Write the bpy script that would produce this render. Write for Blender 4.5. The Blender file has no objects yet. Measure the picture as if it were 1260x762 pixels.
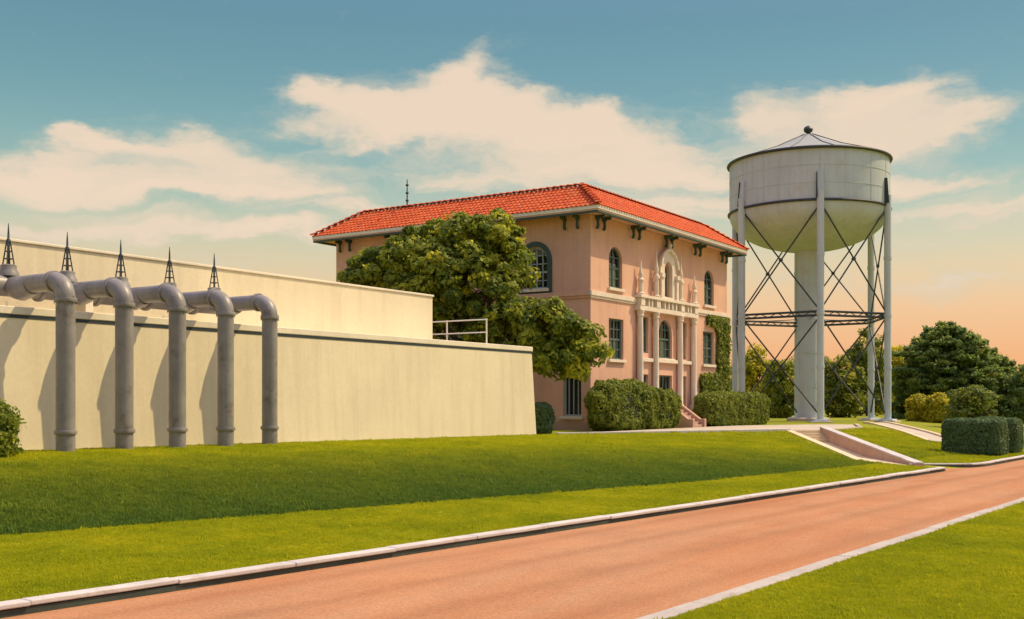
import bpy, bmesh, math, random
import numpy as np
from mathutils import Vector, Matrix, noise

R = math.radians
random.seed(7)
rng = np.random.default_rng(11)
scene = bpy.context.scene
col = scene.collection

# ------------------------------------------------------------------ camera
# X runs along the reservoir wall and the facade, Y runs away behind them; z = 0 is the terrace.
HEAD = R(33.4)
SN, CS = math.sin(HEAD), math.cos(HEAD)
FPX, HOR, CAMZ = 1350.0, 495.0, 1.45
cam_d = bpy.data.cameras.new('camera')
cam = bpy.data.objects.new('camera', cam_d); col.objects.link(cam)
cam.location = (0, 0, CAMZ)
cam.rotation_euler = (R(90), 0, HEAD - R(90))
cam_d.sensor_width = 36.0
cam_d.lens = FPX / 1260 * 36.0
cam_d.shift_y = (HOR - 381) / 1260
cam_d.clip_start = 0.1
cam_d.clip_end = 12000
scene.camera = cam

# ------------------------------------------------------------------ view
scene.view_settings.view_transform = 'Standard'
scene.view_settings.look = 'None'
scene.view_settings.gamma = 1
scene.view_settings.use_curve_mapping = False
scene.view_settings.exposure = 0.4
EXPO = 2 ** -0.4

# ------------------------------------------------------------------ sun
SUN_EL, SUN_SIDE = R(52), R(53)
to_sun = Vector((math.cos(SUN_EL) * math.sin(SUN_SIDE), -math.cos(SUN_EL) * math.cos(SUN_SIDE), math.sin(SUN_EL)))
sl = bpy.data.lights.new('sun', 'SUN'); sl.energy = 3.5; sl.angle = R(0.6); sl.color = (1.0, 0.78, 0.42)
so = bpy.data.objects.new('sun', sl); col.objects.link(so)
so.rotation_euler = to_sun.to_track_quat('Z', 'Y').to_euler()
so.location = (20, -30, 60)

# ------------------------------------------------------------------ world
def srgb(r, g, b, k=1.0):
    f = lambda c: (c / 255 / 12.92 if c / 255 <= .04045 else ((c / 255 + .055) / 1.055) ** 2.4) * k
    return (f(r), f(g), f(b), 1.0)

world = bpy.data.worlds.new('World'); scene.world = world
world.use_nodes = True
nt = world.node_tree; nt.nodes.clear()
N = lambda t: nt.nodes.new(t)
def wmath(op, a, b=None, c=None, clamp=False):
    n = N('ShaderNodeMath'); n.operation = op; n.use_clamp = clamp
    for i, v in enumerate((a, b, c)):
        if v is None: continue
        if isinstance(v, (int, float)): n.inputs[i].default_value = v
        else: nt.links.new(v, n.inputs[i])
    return n.outputs[0]
def wvec(op, a, b):
    n = N('ShaderNodeVectorMath'); n.operation = op
    for i, v in enumerate((a, b)):
        if isinstance(v, tuple): n.inputs[i].default_value = v
        else: nt.links.new(v, n.inputs[i])
    return n.outputs['Value'] if op == 'DOT_PRODUCT' else n.outputs[0]
SKY_STR = 0.15
out = N('ShaderNodeOutputWorld'); bg = N('ShaderNodeBackground'); bg.inputs[1].default_value = SKY_STR
nt.links.new(bg.outputs[0], out.inputs[0])
tc = N('ShaderNodeTexCoord'); sep = N('ShaderNodeSeparateXYZ'); nt.links.new(tc.outputs['Generated'], sep.inputs[0])
X, Y, Z = sep.outputs
az = wmath('SUBTRACT', HEAD, wmath('ARCTAN2', Y, X))         # radians to the right of the heading
hyp = wmath('SQRT', wmath('ADD', wmath('MULTIPLY', X, X), wmath('MULTIPLY', Y, Y)))
elv = wmath('DIVIDE', Z, wmath('MAXIMUM', hyp, 0.02))        # tangent of the elevation
sky = N('ShaderNodeTexSky'); sky.sky_type = 'NISHITA'; sky.sun_disc = False
sky.sun_elevation = SUN_EL; sky.sun_rotation = math.atan2(to_sun.x, to_sun.y)
sky.air_density = 1.0; sky.dust_density = 1.5; sky.ozone_density = 1.0
ramp = N('ShaderNodeValToRGB'); nt.links.new(wmath('MULTIPLY', elv, 1.6, clamp=True), ramp.inputs[0])
K = EXPO / SKY_STR
cr = ramp.color_ramp; cr.interpolation = 'B_SPLINE'
stops = [(0.0, srgb(243, 160, 100)), (0.08, srgb(243, 174, 114)), (0.16, srgb(240, 200, 146)), (0.24, srgb(206, 206, 168)),
         (0.32, srgb(142, 182, 172)), (0.45, srgb(106, 154, 163)), (0.62, srgb(90, 135, 150)), (1.0, srgb(66, 108, 138))]
while len(cr.elements) > 1: cr.elements.remove(cr.elements[0])
for i, (p, c) in enumerate(stops):
    e = cr.elements[0] if i == 0 else cr.elements.new(p)
    e.position = p; e.color = c
rs = N('ShaderNodeVectorMath'); rs.operation = 'SCALE'; nt.links.new(ramp.outputs[0], rs.inputs[0]); rs.inputs['Scale'].default_value = K
mixa = N('ShaderNodeMix'); mixa.data_type = 'RGBA'; nt.links.new(wmath('SUBTRACT', .9, wmath('MULTIPLY', wmath('SUBTRACT', elv, .34), 1.6, clamp=True), clamp=True), mixa.inputs[0])
nt.links.new(sky.outputs[0], mixa.inputs[6]); nt.links.new(rs.outputs[0], mixa.inputs[7])
# clouds: soft banks in azimuth / elevation, broken up with fractal noise
comb = N('ShaderNodeCombineXYZ'); nt.links.new(az, comb.inputs[0]); nt.links.new(elv, comb.inputs[1])
def wnoise(scale, detail, rough, vec, off=(0, 0, 0)):
    m = N('ShaderNodeVectorMath'); m.operation = 'MULTIPLY_ADD'; nt.links.new(vec, m.inputs[0]); m.inputs[1].default_value = scale; m.inputs[2].default_value = off
    n = N('ShaderNodeTexNoise'); n.inputs['Scale'].default_value = 1; n.inputs['Detail'].default_value = detail; n.inputs['Roughness'].default_value = rough
    nt.links.new(m.outputs[0], n.inputs['Vector'])
    return n
wn = wnoise((9, 16, 1), 5, .6, comb.outputs[0], (3.1, 7.7, 0))
wv = wvec('SUBTRACT', wn.outputs['Color'], (.5, .5, .5))
ws = N('ShaderNodeVectorMath'); ws.operation = 'MULTIPLY'; nt.links.new(wv, ws.inputs[0]); ws.inputs[1].default_value = (.17, .075, 0)
cw = wvec('ADD', comb.outputs[0], ws.outputs[0])
lobes = [(385,108,44,20,1),(432,130,70,30,1),(520,152,112,42,1.05),(588,100,50,36,1.1),(600,150,84,46,1.1),(682,166,64,34,1),(722,140,30,16,.8),(752,182,84,34,1),(826,206,74,24,.9),(885,216,56,16,.8),
         (470,176,60,16,.7),(245,178,64,22,1),(150,218,165,22,.95),(66,160,30,9,.9),(105,176,44,11,.9),(160,186,60,10,.7),(330,212,90,20,.9),(20,212,70,18,.9),(60,240,110,10,.7),(230,240,110,10,.7),
         (932,148,62,34,1.1),(1085,158,86,38,1.1),(1125,108,76,17,1.05),(1185,150,50,24,.8),(1110,222,110,14,.9),(1010,190,60,26,.8),(1040,130,40,16,.6),
         (430,262,110,11,.85),(60,284,170,13,.9),(280,290,150,11,.8),(780,262,130,20,.75),(860,250,60,14,.6),(1150,300,130,12,.6),(1190,345,110,9,.5),(1190,258,90,11,.75),(960,252,60,14,.6),(40,190,80,7,.5),(350,240,120,9,.7),(150,266,150,9,.6),(380,290,90,12,.7),(560,225,90,14,.6),(700,220,90,16,.6)]
tot = None
for px, py, rx, ry, wgt in lobes:
    k = (px - 630) / FPX
    c = (math.atan(k), (HOR - py) / FPX / math.sqrt(1 + k * k), 0.0)
    d = wvec('SUBTRACT', cw, c)
    d2 = N('ShaderNodeVectorMath'); d2.operation = 'MULTIPLY'; nt.links.new(d, d2.inputs[0]); d2.inputs[1].default_value = (FPX / rx / .98, FPX / ry / 1.0, 0)
    g = wmath('MULTIPLY', wmath('EXPONENT', wmath('MULTIPLY', wvec('DOT_PRODUCT', d2.outputs[0], d2.outputs[0]), -1.0)), wgt)
    tot = g if tot is None else wmath('ADD', tot, g)
gen = wnoise((2.6, 2.6, 6.5), 6, .58, tc.outputs['Generated'], (11.4, 2.2, 0))         # cloud outside the view, thickened to add fill light
side = wmath('MAXIMUM', wmath('MULTIPLY', wmath('SUBTRACT', wmath('ABSOLUTE', az), 0.45), 5.0, clamp=True), wmath('MULTIPLY', wmath('SUBTRACT', elv, 0.42), 5.0, clamp=True))
genm = wmath('MULTIPLY', wmath('MULTIPLY', wmath('MULTIPLY', wmath('SUBTRACT', gen.outputs['Fac'], 0.44), 7.0, clamp=True), side), 1.0)
tot = wmath('ADD', tot, genm)
wisp = wnoise((2.6, 34, 1), 6, .6, cw, (4.3, 9.1, 0))         # long thin streaks low in the sky
wband = wmath('MULTIPLY', wmath('MULTIPLY', wmath('SUBTRACT', elv, .06), 12.0, clamp=True), wmath('MULTIPLY', wmath('SUBTRACT', .27, elv), 10.0, clamp=True))
tot = wmath('ADD', tot, wmath('MULTIPLY', wmath('MULTIPLY', wmath('MULTIPLY', wmath('SUBTRACT', wisp.outputs['Fac'], .47), 5.0, clamp=True), wband), .62))
fine = wnoise((20, 64, 1), 8, .62, cw, (1.7, 5.5, 0))
cov = wmath('ADD', tot, wmath('MULTIPLY', wmath('SUBTRACT', fine.outputs['Fac'], .5), 1.15))
mr = N('ShaderNodeMapRange'); mr.interpolation_type = 'SMOOTHSTEP'; nt.links.new(cov, mr.inputs[0])
mr.inputs[1].default_value = 0.08; mr.inputs[2].default_value = 1.10; mr.inputs[3].default_value = 0; mr.inputs[4].default_value = 0.93
above = wmath('MULTIPLY', elv, 12.0, clamp=True)
cfac = wmath('MULTIPLY', mr.outputs[0], above)
ccol = N('ShaderNodeMix'); ccol.data_type = 'RGBA'; nt.links.new(wmath('MULTIPLY', tot, .75, clamp=True), ccol.inputs[0])
ccol.inputs[6].default_value = srgb(205, 204, 182, K); ccol.inputs[7].default_value = srgb(242, 217, 193, K)
high = N('ShaderNodeMix'); high.data_type = 'RGBA'; nt.links.new(wmath('MULTIPLY', wmath('SUBTRACT', elv, .38), 1.3, clamp=True), high.inputs[0])
nt.links.new(ccol.outputs[2], high.inputs[6]); high.inputs[7].default_value = (1.85 * K, 1.50 * K, 2.05 * K, 1)  # overhead cloud brightened and tinted lavender to fill the shade
mixc = N('ShaderNodeMix'); mixc.data_type = 'RGBA'
nt.links.new(cfac, mixc.inputs[0]); nt.links.new(mixa.outputs[2], mixc.inputs[6]); nt.links.new(high.outputs[2], mixc.inputs[7])
nt.links.new(mixc.outputs[2], bg.inputs[0])

# ------------------------------------------------------------------ pixel helpers (a pixel gives a direction, the plane gives the distance)
def ray(px, py):
    k = (px - 630) / FPX
    return Vector((CS + k * SN, SN - k * CS, (HOR - py) / FPX))
def at_depth(px, py, d):
    return Vector((0, 0, CAMZ)) + ray(px, py) * d
def on_u(px, py, u):
    r = ray(px, py); return Vector((0, 0, CAMZ)) + r * (u / r.x)
def on_z(px, py, z):
    r = ray(px, py); return Vector((0, 0, CAMZ)) + r * ((z - CAMZ) / r.z)
def lerp_tab(tab, x):
    return float(np.interp(x, [p[0] for p in tab], [p[1] for p in tab]))

# ------------------------------------------------------------------ materials
def new_mat(name):
    m = bpy.data.materials.new(name); m.use_nodes = True
    t = m.node_tree; b = t.nodes['Principled BSDF']
    return m, t, b
def tex_noise(t, scale, detail=5, rough=.55, vec=None, dist=0):
    n = t.nodes.new('ShaderNodeTexNoise'); n.inputs['Scale'].default_value = scale; n.inputs['Detail'].default_value = detail
    n.inputs['Roughness'].default_value = rough; n.inputs['Distortion'].default_value = dist
    if vec is not None: t.links.new(vec, n.inputs['Vector'])
    return n
def rampn(t, src, stops):
    r = t.nodes.new('ShaderNodeValToRGB'); t.links.new(src, r.inputs[0])
    while len(r.color_ramp.elements) > 1: r.color_ramp.elements.remove(r.color_ramp.elements[0])
    for i, (p, c) in enumerate(stops):
        e = r.color_ramp.elements[0] if i == 0 else r.color_ramp.elements.new(p)
        e.position = p; e.color = c if len(c) == 4 else (*c, 1)
    return r
def mixcol(t, fac, a, b, mode='MIX'):
    m = t.nodes.new('ShaderNodeMix'); m.data_type = 'RGBA'; m.blend_type = mode
    for i, v in ((0, fac), (6, a), (7, b)):
        if isinstance(v, (int, float)): m.inputs[i].default_value = v
        elif isinstance(v, tuple): m.inputs[i].default_value = v if len(v) == 4 else (*v, 1)
        else: t.links.new(v, m.inputs[i])
    return m.outputs[2]
def wpos(t):
    return t.nodes.new('ShaderNodeNewGeometry').outputs['Position']
def add_bump(t, b, h, strength, dist):
    bp = t.nodes.new('ShaderNodeBump'); bp.inputs['Strength'].default_value = strength; bp.inputs['Distance'].default_value = dist
    t.links.new(h, bp.inputs['Height']); t.links.new(bp.outputs[0], b.inputs['Normal'])
ALB = 1.0      # overall reflectance of masonry, paint and turf
def scaled(stops, k=None): return [(p, tuple(x * (ALB if k is None else k) for x in c[:3])) for p, c in stops]
def surf(name, c, rough=.8, var=.16, vscale=.7, fine=18., fvar=.10, bump=.25, bdist=.01, streak=0., metal=0., dirt=None, spec=.4):
    """A weathered surface: blotches, fine grain, optional rain streaks."""
    m, t, b = new_mat(name)
    c = tuple(x * ALB for x in c)
    p = wpos(t)
    n1 = tex_noise(t, vscale, 6, .6, p); n2 = tex_noise(t, fine, 4, .6, p)
    lo = tuple(x * (1 - var) for x in c); hi = tuple(min(1, x * (1 + var)) for x in c)
    r1 = rampn(t, n1.outputs['Fac'], [(.3, lo), (.7, hi)])
    r2 = rampn(t, n2.outputs['Fac'], [(.3, (1 - fvar,) * 3), (.7, (1.0,) * 3)])
    cc = mixcol(t, 1.0, r1.outputs[0], r2.outputs[0], 'MULTIPLY')
    if streak > 0:
        mp = t.nodes.new('ShaderNodeMapping'); mp.inputs['Scale'].default_value = (2.6, 2.6, .16); t.links.new(p, mp.inputs[0])
        n3 = tex_noise(t, 1.0, 6, .65, mp.outputs[0])
        r3 = rampn(t, n3.outputs['Fac'], [(.46, (1, 1, 1)), (.72, tuple(1 - streak * k for k in (.8, .9, 1.0)))])
        cc = mixcol(t, 1.0, cc, r3.outputs[0], 'MULTIPLY')
    if dirt:
        n4 = tex_noise(t, dirt[1], 8, .7, p)
        r4 = rampn(t, n4.outputs['Fac'], [(.55, (0, 0, 0)), (.72, (1, 1, 1))])
        cc = mixcol(t, r4.outputs[0], cc, dirt[0])
    t.links.new(cc, b.inputs['Base Color'])
    b.inputs['Roughness'].default_value = rough; b.inputs['Metallic'].default_value = metal
    b.inputs['Specular IOR Level'].default_value = spec
    if bump: add_bump(t, b, n2.outputs['Fac'], bump, bdist)
    return m

M = {}
M['concrete'] = surf('cream_concrete', (.75, .665, .485), .85, .07, .35, 9., .07, .3, .010, .13)
M['coping'] = surf('pale_coping', (.78, .71, .58), .8, .08, .6, 14., .08, .2, .006, .08)
M['pipe'] = surf('grey_pipe_paint', (.25, .24, .235), .42, .18, 1.6, 30., .14, .12, .004, .22, dirt=((.12, .09, .07, 1), 2.3))
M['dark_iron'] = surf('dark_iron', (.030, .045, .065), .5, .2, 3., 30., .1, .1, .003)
M['stucco'] = surf('orange_stucco', (.71, .425, .315), .88, .10, .5, 12., .10, .4, .012, .16)
M['trim'] = surf('cream_trim', (.76, .66, .56), .75, .08, 1.2, 20., .08, .2, .006, .12)
M['white_wood'] = surf('white_painted_wood', (.80, .76, .70), .6, .06, 1., 20., .05, .1, .003, .08)
M['green_wood'] = surf('dark_green_painted_wood', (.045, .085, .075), .55, .15, 2., 20., .1, .1, .003)
M['window_frame'] = surf('green_window_paint', (.10, .16, .15), .5, .15, 2., 20., .1, .1, .003)
M['pale_frame'] = surf('pale_window_paint', (.36, .43, .42), .5, .1, 2., 20., .1, .1, .003)
M['curtain'] = surf('pale_blind', (.80, .84, .76), .9, .08, 3., 30., .06, .1, .004)
M['dark_room'] = surf('dark_interior', (.03, .035, .035), .9, .2, 1., 10., .1, 0)
M['steel'] = surf('silver_tower_paint', (.50, .575, .63), .8, .08, .28, 7., .08, .10, .006, .16, dirt=((.48, .46, .42, 1), .9), spec=.15)
M['roof_steel'] = surf('grey_tower_roof_paint', (.34, .37, .38), .9, .08, .5, 9., .08, .1, .005, spec=.1)
M['steel_dark'] = surf('dark_steel_seam', (.035, .045, .055), .5, .2, 3., 20., .1, .1, .003)
M['white_concrete'] = surf('whitewashed_concrete', (.55, .52, .52), .8, .14, 1.3, 22., .12, .3, .008, .0, dirt=((.33, .27, .22, 1), 2.2))
M['edging'] = surf('pale_edging_concrete', (.43, .39, .36), .85, .14, 1.3, 22., .14, .3, .008, .0, dirt=((.27, .22, .17, 1), 2.2))
M['kerb_dark'] = surf('kerb_face_shade', (.055, .075, .062), .85, .25, 1.8, 20., .2, .4, .012)  # dark colour stands in for shade on the kerb's road face
M['path'] = surf('grey_path_concrete', (.50, .44, .36), .85, .10, .6, 15., .12, .3, .008, dirt=((.2, .175, .13, 1), 1.4))
M['cream_slab'] = surf('cream_walk_concrete', (.70, .56, .36), .85, .10, .8, 15., .12, .3, .008)
M['pink_wall'] = surf('pink_rendered_wall', (.52, .34, .27), .85, .12, .9, 15., .12, .3, .008, .1)
M['brick_step'] = surf('pink_brick_steps', (.50, .31, .24), .85, .16, 2.5, 18., .16, .4, .01)
M['bounce_cover'] = surf('dark_bounce_cover', (.10, .10, .11), .95, .2, .6, 20., .3, .5, .015)  # kept dark so the unseen reservoir tops bounce less light
M['bark'] = surf('bark', (.12, .085, .055), .95, .25, 3., 14., .3, .8, .03)
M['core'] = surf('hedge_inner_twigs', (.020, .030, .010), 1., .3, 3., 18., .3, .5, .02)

m, t, b = new_mat('window_glass')
b.inputs['Base Color'].default_value = (.02, .03, .035, 1); b.inputs['Roughness'].default_value = .04
b.inputs['Transmission Weight'].default_value = .0; b.inputs['IOR'].default_value = 1.5
tr = t.nodes.new('ShaderNodeBsdfTransparent'); tr.inputs[0].default_value = (.72, .80, .78, 1)
gl = t.nodes.new('ShaderNodeBsdfGlossy'); gl.inputs['Roughness'].default_value = .03
fr = t.nodes.new('ShaderNodeFresnel'); fr.inputs[0].default_value = 1.5
ms = t.nodes.new('ShaderNodeMixShader'); t.links.new(fr.outputs[0], ms.inputs[0]); t.links.new(tr.outputs[0], ms.inputs[1]); t.links.new(gl.outputs[0], ms.inputs[2])
t.links.new(ms.outputs[0], t.nodes['Material Output'].inputs[0]); M['glass'] = m

def tile_mat():
    m, t, b = new_mat('red_clay_tile')
    at = t.nodes.new('ShaderNodeAttribute'); at.attribute_name = 'tint'
    r = rampn(t, at.outputs['Fac'], scaled([(0, (.54, .085, .022)), (.5, (.66, .110, .026)), (.85, (.70, .135, .034)), (1, (.56, .15, .06))]))
    n = tex_noise(t, 2.2, 7, .65, wpos(t)); n2 = tex_noise(t, 26, 3, .5, wpos(t))
    r2 = rampn(t, n.outputs['Fac'], [(.3, (.80, .80, .80)), (.65, (1, 1, 1))])
    t.links.new(mixcol(t, 1, r.outputs[0], r2.outputs[0], 'MULTIPLY'), b.inputs['Base Color']); b.inputs['Roughness'].default_value = .78
    b.inputs['Specular IOR Level'].default_value = .25
    add_bump(t, b, n2.outputs['Fac'], .3, .006)
    return m
M['tile'] = tile_mat()

def leaf_mat(name, stops, trans=.35, rough=.55):
    m, t, b = new_mat(name)
    at = t.nodes.new('ShaderNodeAttribute'); at.attribute_name = 'tint'
    r = rampn(t, at.outputs['Fac'], scaled(stops, 1.3))
    n = tex_noise(t, .6, 3, .5, wpos(t))
    r2 = rampn(t, n.outputs['Fac'], [(.3, (.80, .86, .86)), (.7, (1.1, 1.05, .9))])
    cc = mixcol(t, 1, r.outputs[0], r2.outputs[0], 'MULTIPLY')
    t.links.new(cc, b.inputs['Base Color']); b.inputs['Roughness'].default_value = rough; b.inputs['Specular IOR Level'].default_value = .3
    tl = t.nodes.new('ShaderNodeBsdfTranslucent'); t.links.new(cc, tl.inputs[0])
    ms = t.nodes.new('ShaderNodeMixShader'); ms.inputs[0].default_value = trans
    t.links.new(b.outputs[0], ms.inputs[1]); t.links.new(tl.outputs[0], ms.inputs[2])
    t.links.new(ms.outputs[0], t.nodes['Material Output'].inputs[0])
    return m
M['leaf_tree'] = leaf_mat('broad_tree_leaf', [(0, (.07, .115, .02)), (.5, (.21, .25, .025)), (.85, (.46, .44, .03)), (1, (.62, .54, .03))], .52)
M['leaf_hedge'] = leaf_mat('hedge_leaf', [(0, (.08, .125, .03)), (.6, (.20, .24, .035)), (1, (.36, .36, .04))], .48)
M['leaf_dark'] = leaf_mat('dark_hedge_leaf', [(0, (.045, .09, .05)), (.6, (.10, .16, .065)), (1, (.18, .22, .06))])
M['leaf_cedar'] = leaf_mat('conifer_needle', [(0, (.09, .155, .055)), (.6, (.20, .27, .07)), (1, (.44, .43, .07))], .55)
M['leaf_yellow'] = leaf_mat('yellow_green_leaf', [(0, (.20, .22, .015)), (.6, (.48, .42, .02)), (1, (.68, .50, .025))], .52)
M['leaf_back'] = leaf_mat('back_tree_leaf', [(0, (.10, .15, .03)), (.6, (.25, .28, .035)), (1, (.55, .46, .035))], .52)

# grass: dry yellow-green turf and shade painted as deeper green along the foot of the bank (a vertex attribute says where)
def grass_mat(name, inst):
    m, t, b = new_mat(name)
    p = wpos(t)
    at = t.nodes.new('ShaderNodeAttribute'); at.attribute_name = 'bank_shade'
    if inst: at.attribute_type = 'INSTANCER'
    n1 = tex_noise(t, .55, 9, .68, p); n2 = tex_noise(t, 5., 5, .6, p); n3 = tex_noise(t, 40., 3, .6, p)
    dry = rampn(t, n1.outputs['Fac'], scaled([(.28, (.155, .195, .006)), (.5, (.235, .258, .007)), (.70, (.31, .305, .009)), (.82, (.38, .33, .03))]))
    bank_shade = rampn(t, n1.outputs['Fac'], scaled([(.28, (.045, .095, .020)), (.7, (.078, .130, .020))]))
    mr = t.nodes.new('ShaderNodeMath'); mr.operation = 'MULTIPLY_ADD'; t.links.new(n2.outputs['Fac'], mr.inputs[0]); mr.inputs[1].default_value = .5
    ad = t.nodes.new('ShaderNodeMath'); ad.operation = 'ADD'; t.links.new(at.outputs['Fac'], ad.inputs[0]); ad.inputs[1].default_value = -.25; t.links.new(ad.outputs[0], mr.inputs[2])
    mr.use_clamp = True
    cc = mixcol(t, mr.outputs[0], dry.outputs[0], bank_shade.outputs[0])
    r3 = rampn(t, n3.outputs['Fac'], [(.25, (.84, .86, .82)), (.7, (1.05, 1.03, 1.0))])
    cc = mixcol(t, 1, cc, r3.outputs[0], 'MULTIPLY')
    if inst:
        oi = t.nodes.new('ShaderNodeObjectInfo')
        r4 = rampn(t, oi.outputs['Random'], [(0, (.88, .92, .9)), (.9, (1.06, 1.03, 1)), (1, (1.28, 1.12, 1.1))])
        cc = mixcol(t, 1, cc, r4.outputs[0], 'MULTIPLY')
    if inst: cc = mixcol(t, 1, cc, (1.75, 1.7, 1.5), 'MULTIPLY')
    t.links.new(cc, b.inputs['Base Color']); b.inputs['Roughness'].default_value = .8; b.inputs['Specular IOR Level'].default_value = .15
    if inst:
        tl = t.nodes.new('ShaderNodeBsdfTranslucent'); t.links.new(cc, tl.inputs[0])
        ms = t.nodes.new('ShaderNodeMixShader'); ms.inputs[0].default_value = .4
        t.links.new(b.outputs[0], ms.inputs[1]); t.links.new(tl.outputs[0], ms.inputs[2]); t.links.new(ms.outputs[0], t.nodes['Material Output'].inputs[0])
    else:
        add_bump(t, b, n3.outputs['Fac'], .6, .03)
    return m
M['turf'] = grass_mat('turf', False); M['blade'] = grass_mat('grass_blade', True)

def road_mat():
    m, t, b = new_mat('reddish_gravel_road')
    p = wpos(t)
    mp = t.nodes.new('ShaderNodeMapping'); mp.inputs['Rotation'].default_value = (0, 0, R(4.3)); mp.inputs['Scale'].default_value = (.12, .75, 1); t.links.new(p, mp.inputs[0])
    n1 = tex_noise(t, 1., 7, .6, mp.outputs[0], .4); n2 = tex_noise(t, .5, 7, .65, p); n3 = tex_noise(t, 26., 6, .7, p)
    r1 = rampn(t, n1.outputs['Fac'], scaled([(.25, (.48, .20, .09)), (.5, (.52, .265, .142)), (.72, (.53, .30, .175))], .90))
    r2 = rampn(t, n2.outputs['Fac'], [(.3, (.86, .86, .88)), (.7, (1.06, 1.04, 1.0))])
    r3 = rampn(t, n3.outputs['Fac'], [(.3, (.78, .78, .78)), (.62, (1.04, 1.04, 1.04))])
    cc = mixcol(t, 1, r1.outputs[0], r2.outputs[0], 'MULTIPLY'); cc = mixcol(t, 1, cc, r3.outputs[0], 'MULTIPLY')
    sx = t.nodes.new('ShaderNodeSeparateXYZ'); t.links.new(p, sx.inputs[0])
    def mth(op, a, b_=None):
        n = t.nodes.new('ShaderNodeMath'); n.operation = op
        for i, v in enumerate((a, b_)):
            if v is None: continue
            if isinstance(v, (int, float)): n.inputs[i].default_value = v
            else: t.links.new(v, n.inputs[i])
        return n.outputs[0]
    ac = mth('SUBTRACT', mth('ADD', sx.outputs[1], mth('MULTIPLY', sx.outputs[0], .073)), 9.12)      # metres off the crown of the road
    ac = mth('ADD', ac, mth('MULTIPLY', mth('SUBTRACT', n2.outputs['Fac'], .5), .5))
    q = mth('DIVIDE', mth('SUBTRACT', mth('ABSOLUTE', mth('SUBTRACT', mth('ABSOLUTE', ac), 1.45)), .72), .24)
    trk = mth('MULTIPLY', mth('EXPONENT', mth('MULTIPLY', mth('MULTIPLY', q, q), -1.0)), mth('ADD', n1.outputs['Fac'], .15))
    cc = mixcol(t, trk, cc, mixcol(t, 1, cc, (.80, .76, .74), 'MULTIPLY'))
    vo = t.nodes.new('ShaderNodeTexVoronoi'); vo.inputs['Scale'].default_value = 34; t.links.new(p, vo.inputs['Vector'])
    r4 = rampn(t, vo.outputs['Color'], [(.0, (.8, .8, .8)), (1, (1.12, 1.12, 1.12))]); cc = mixcol(t, .8, cc, r4.outputs[0], 'MULTIPLY')
    t.links.new(cc, b.inputs['Base Color']); b.inputs['Roughness'].default_value = .95; b.inputs['Specular IOR Level'].default_value = .1
    add_bump(t, b, n3.outputs['Fac'], .5, .02)
    return m
M['road'] = road_mat()

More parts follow.
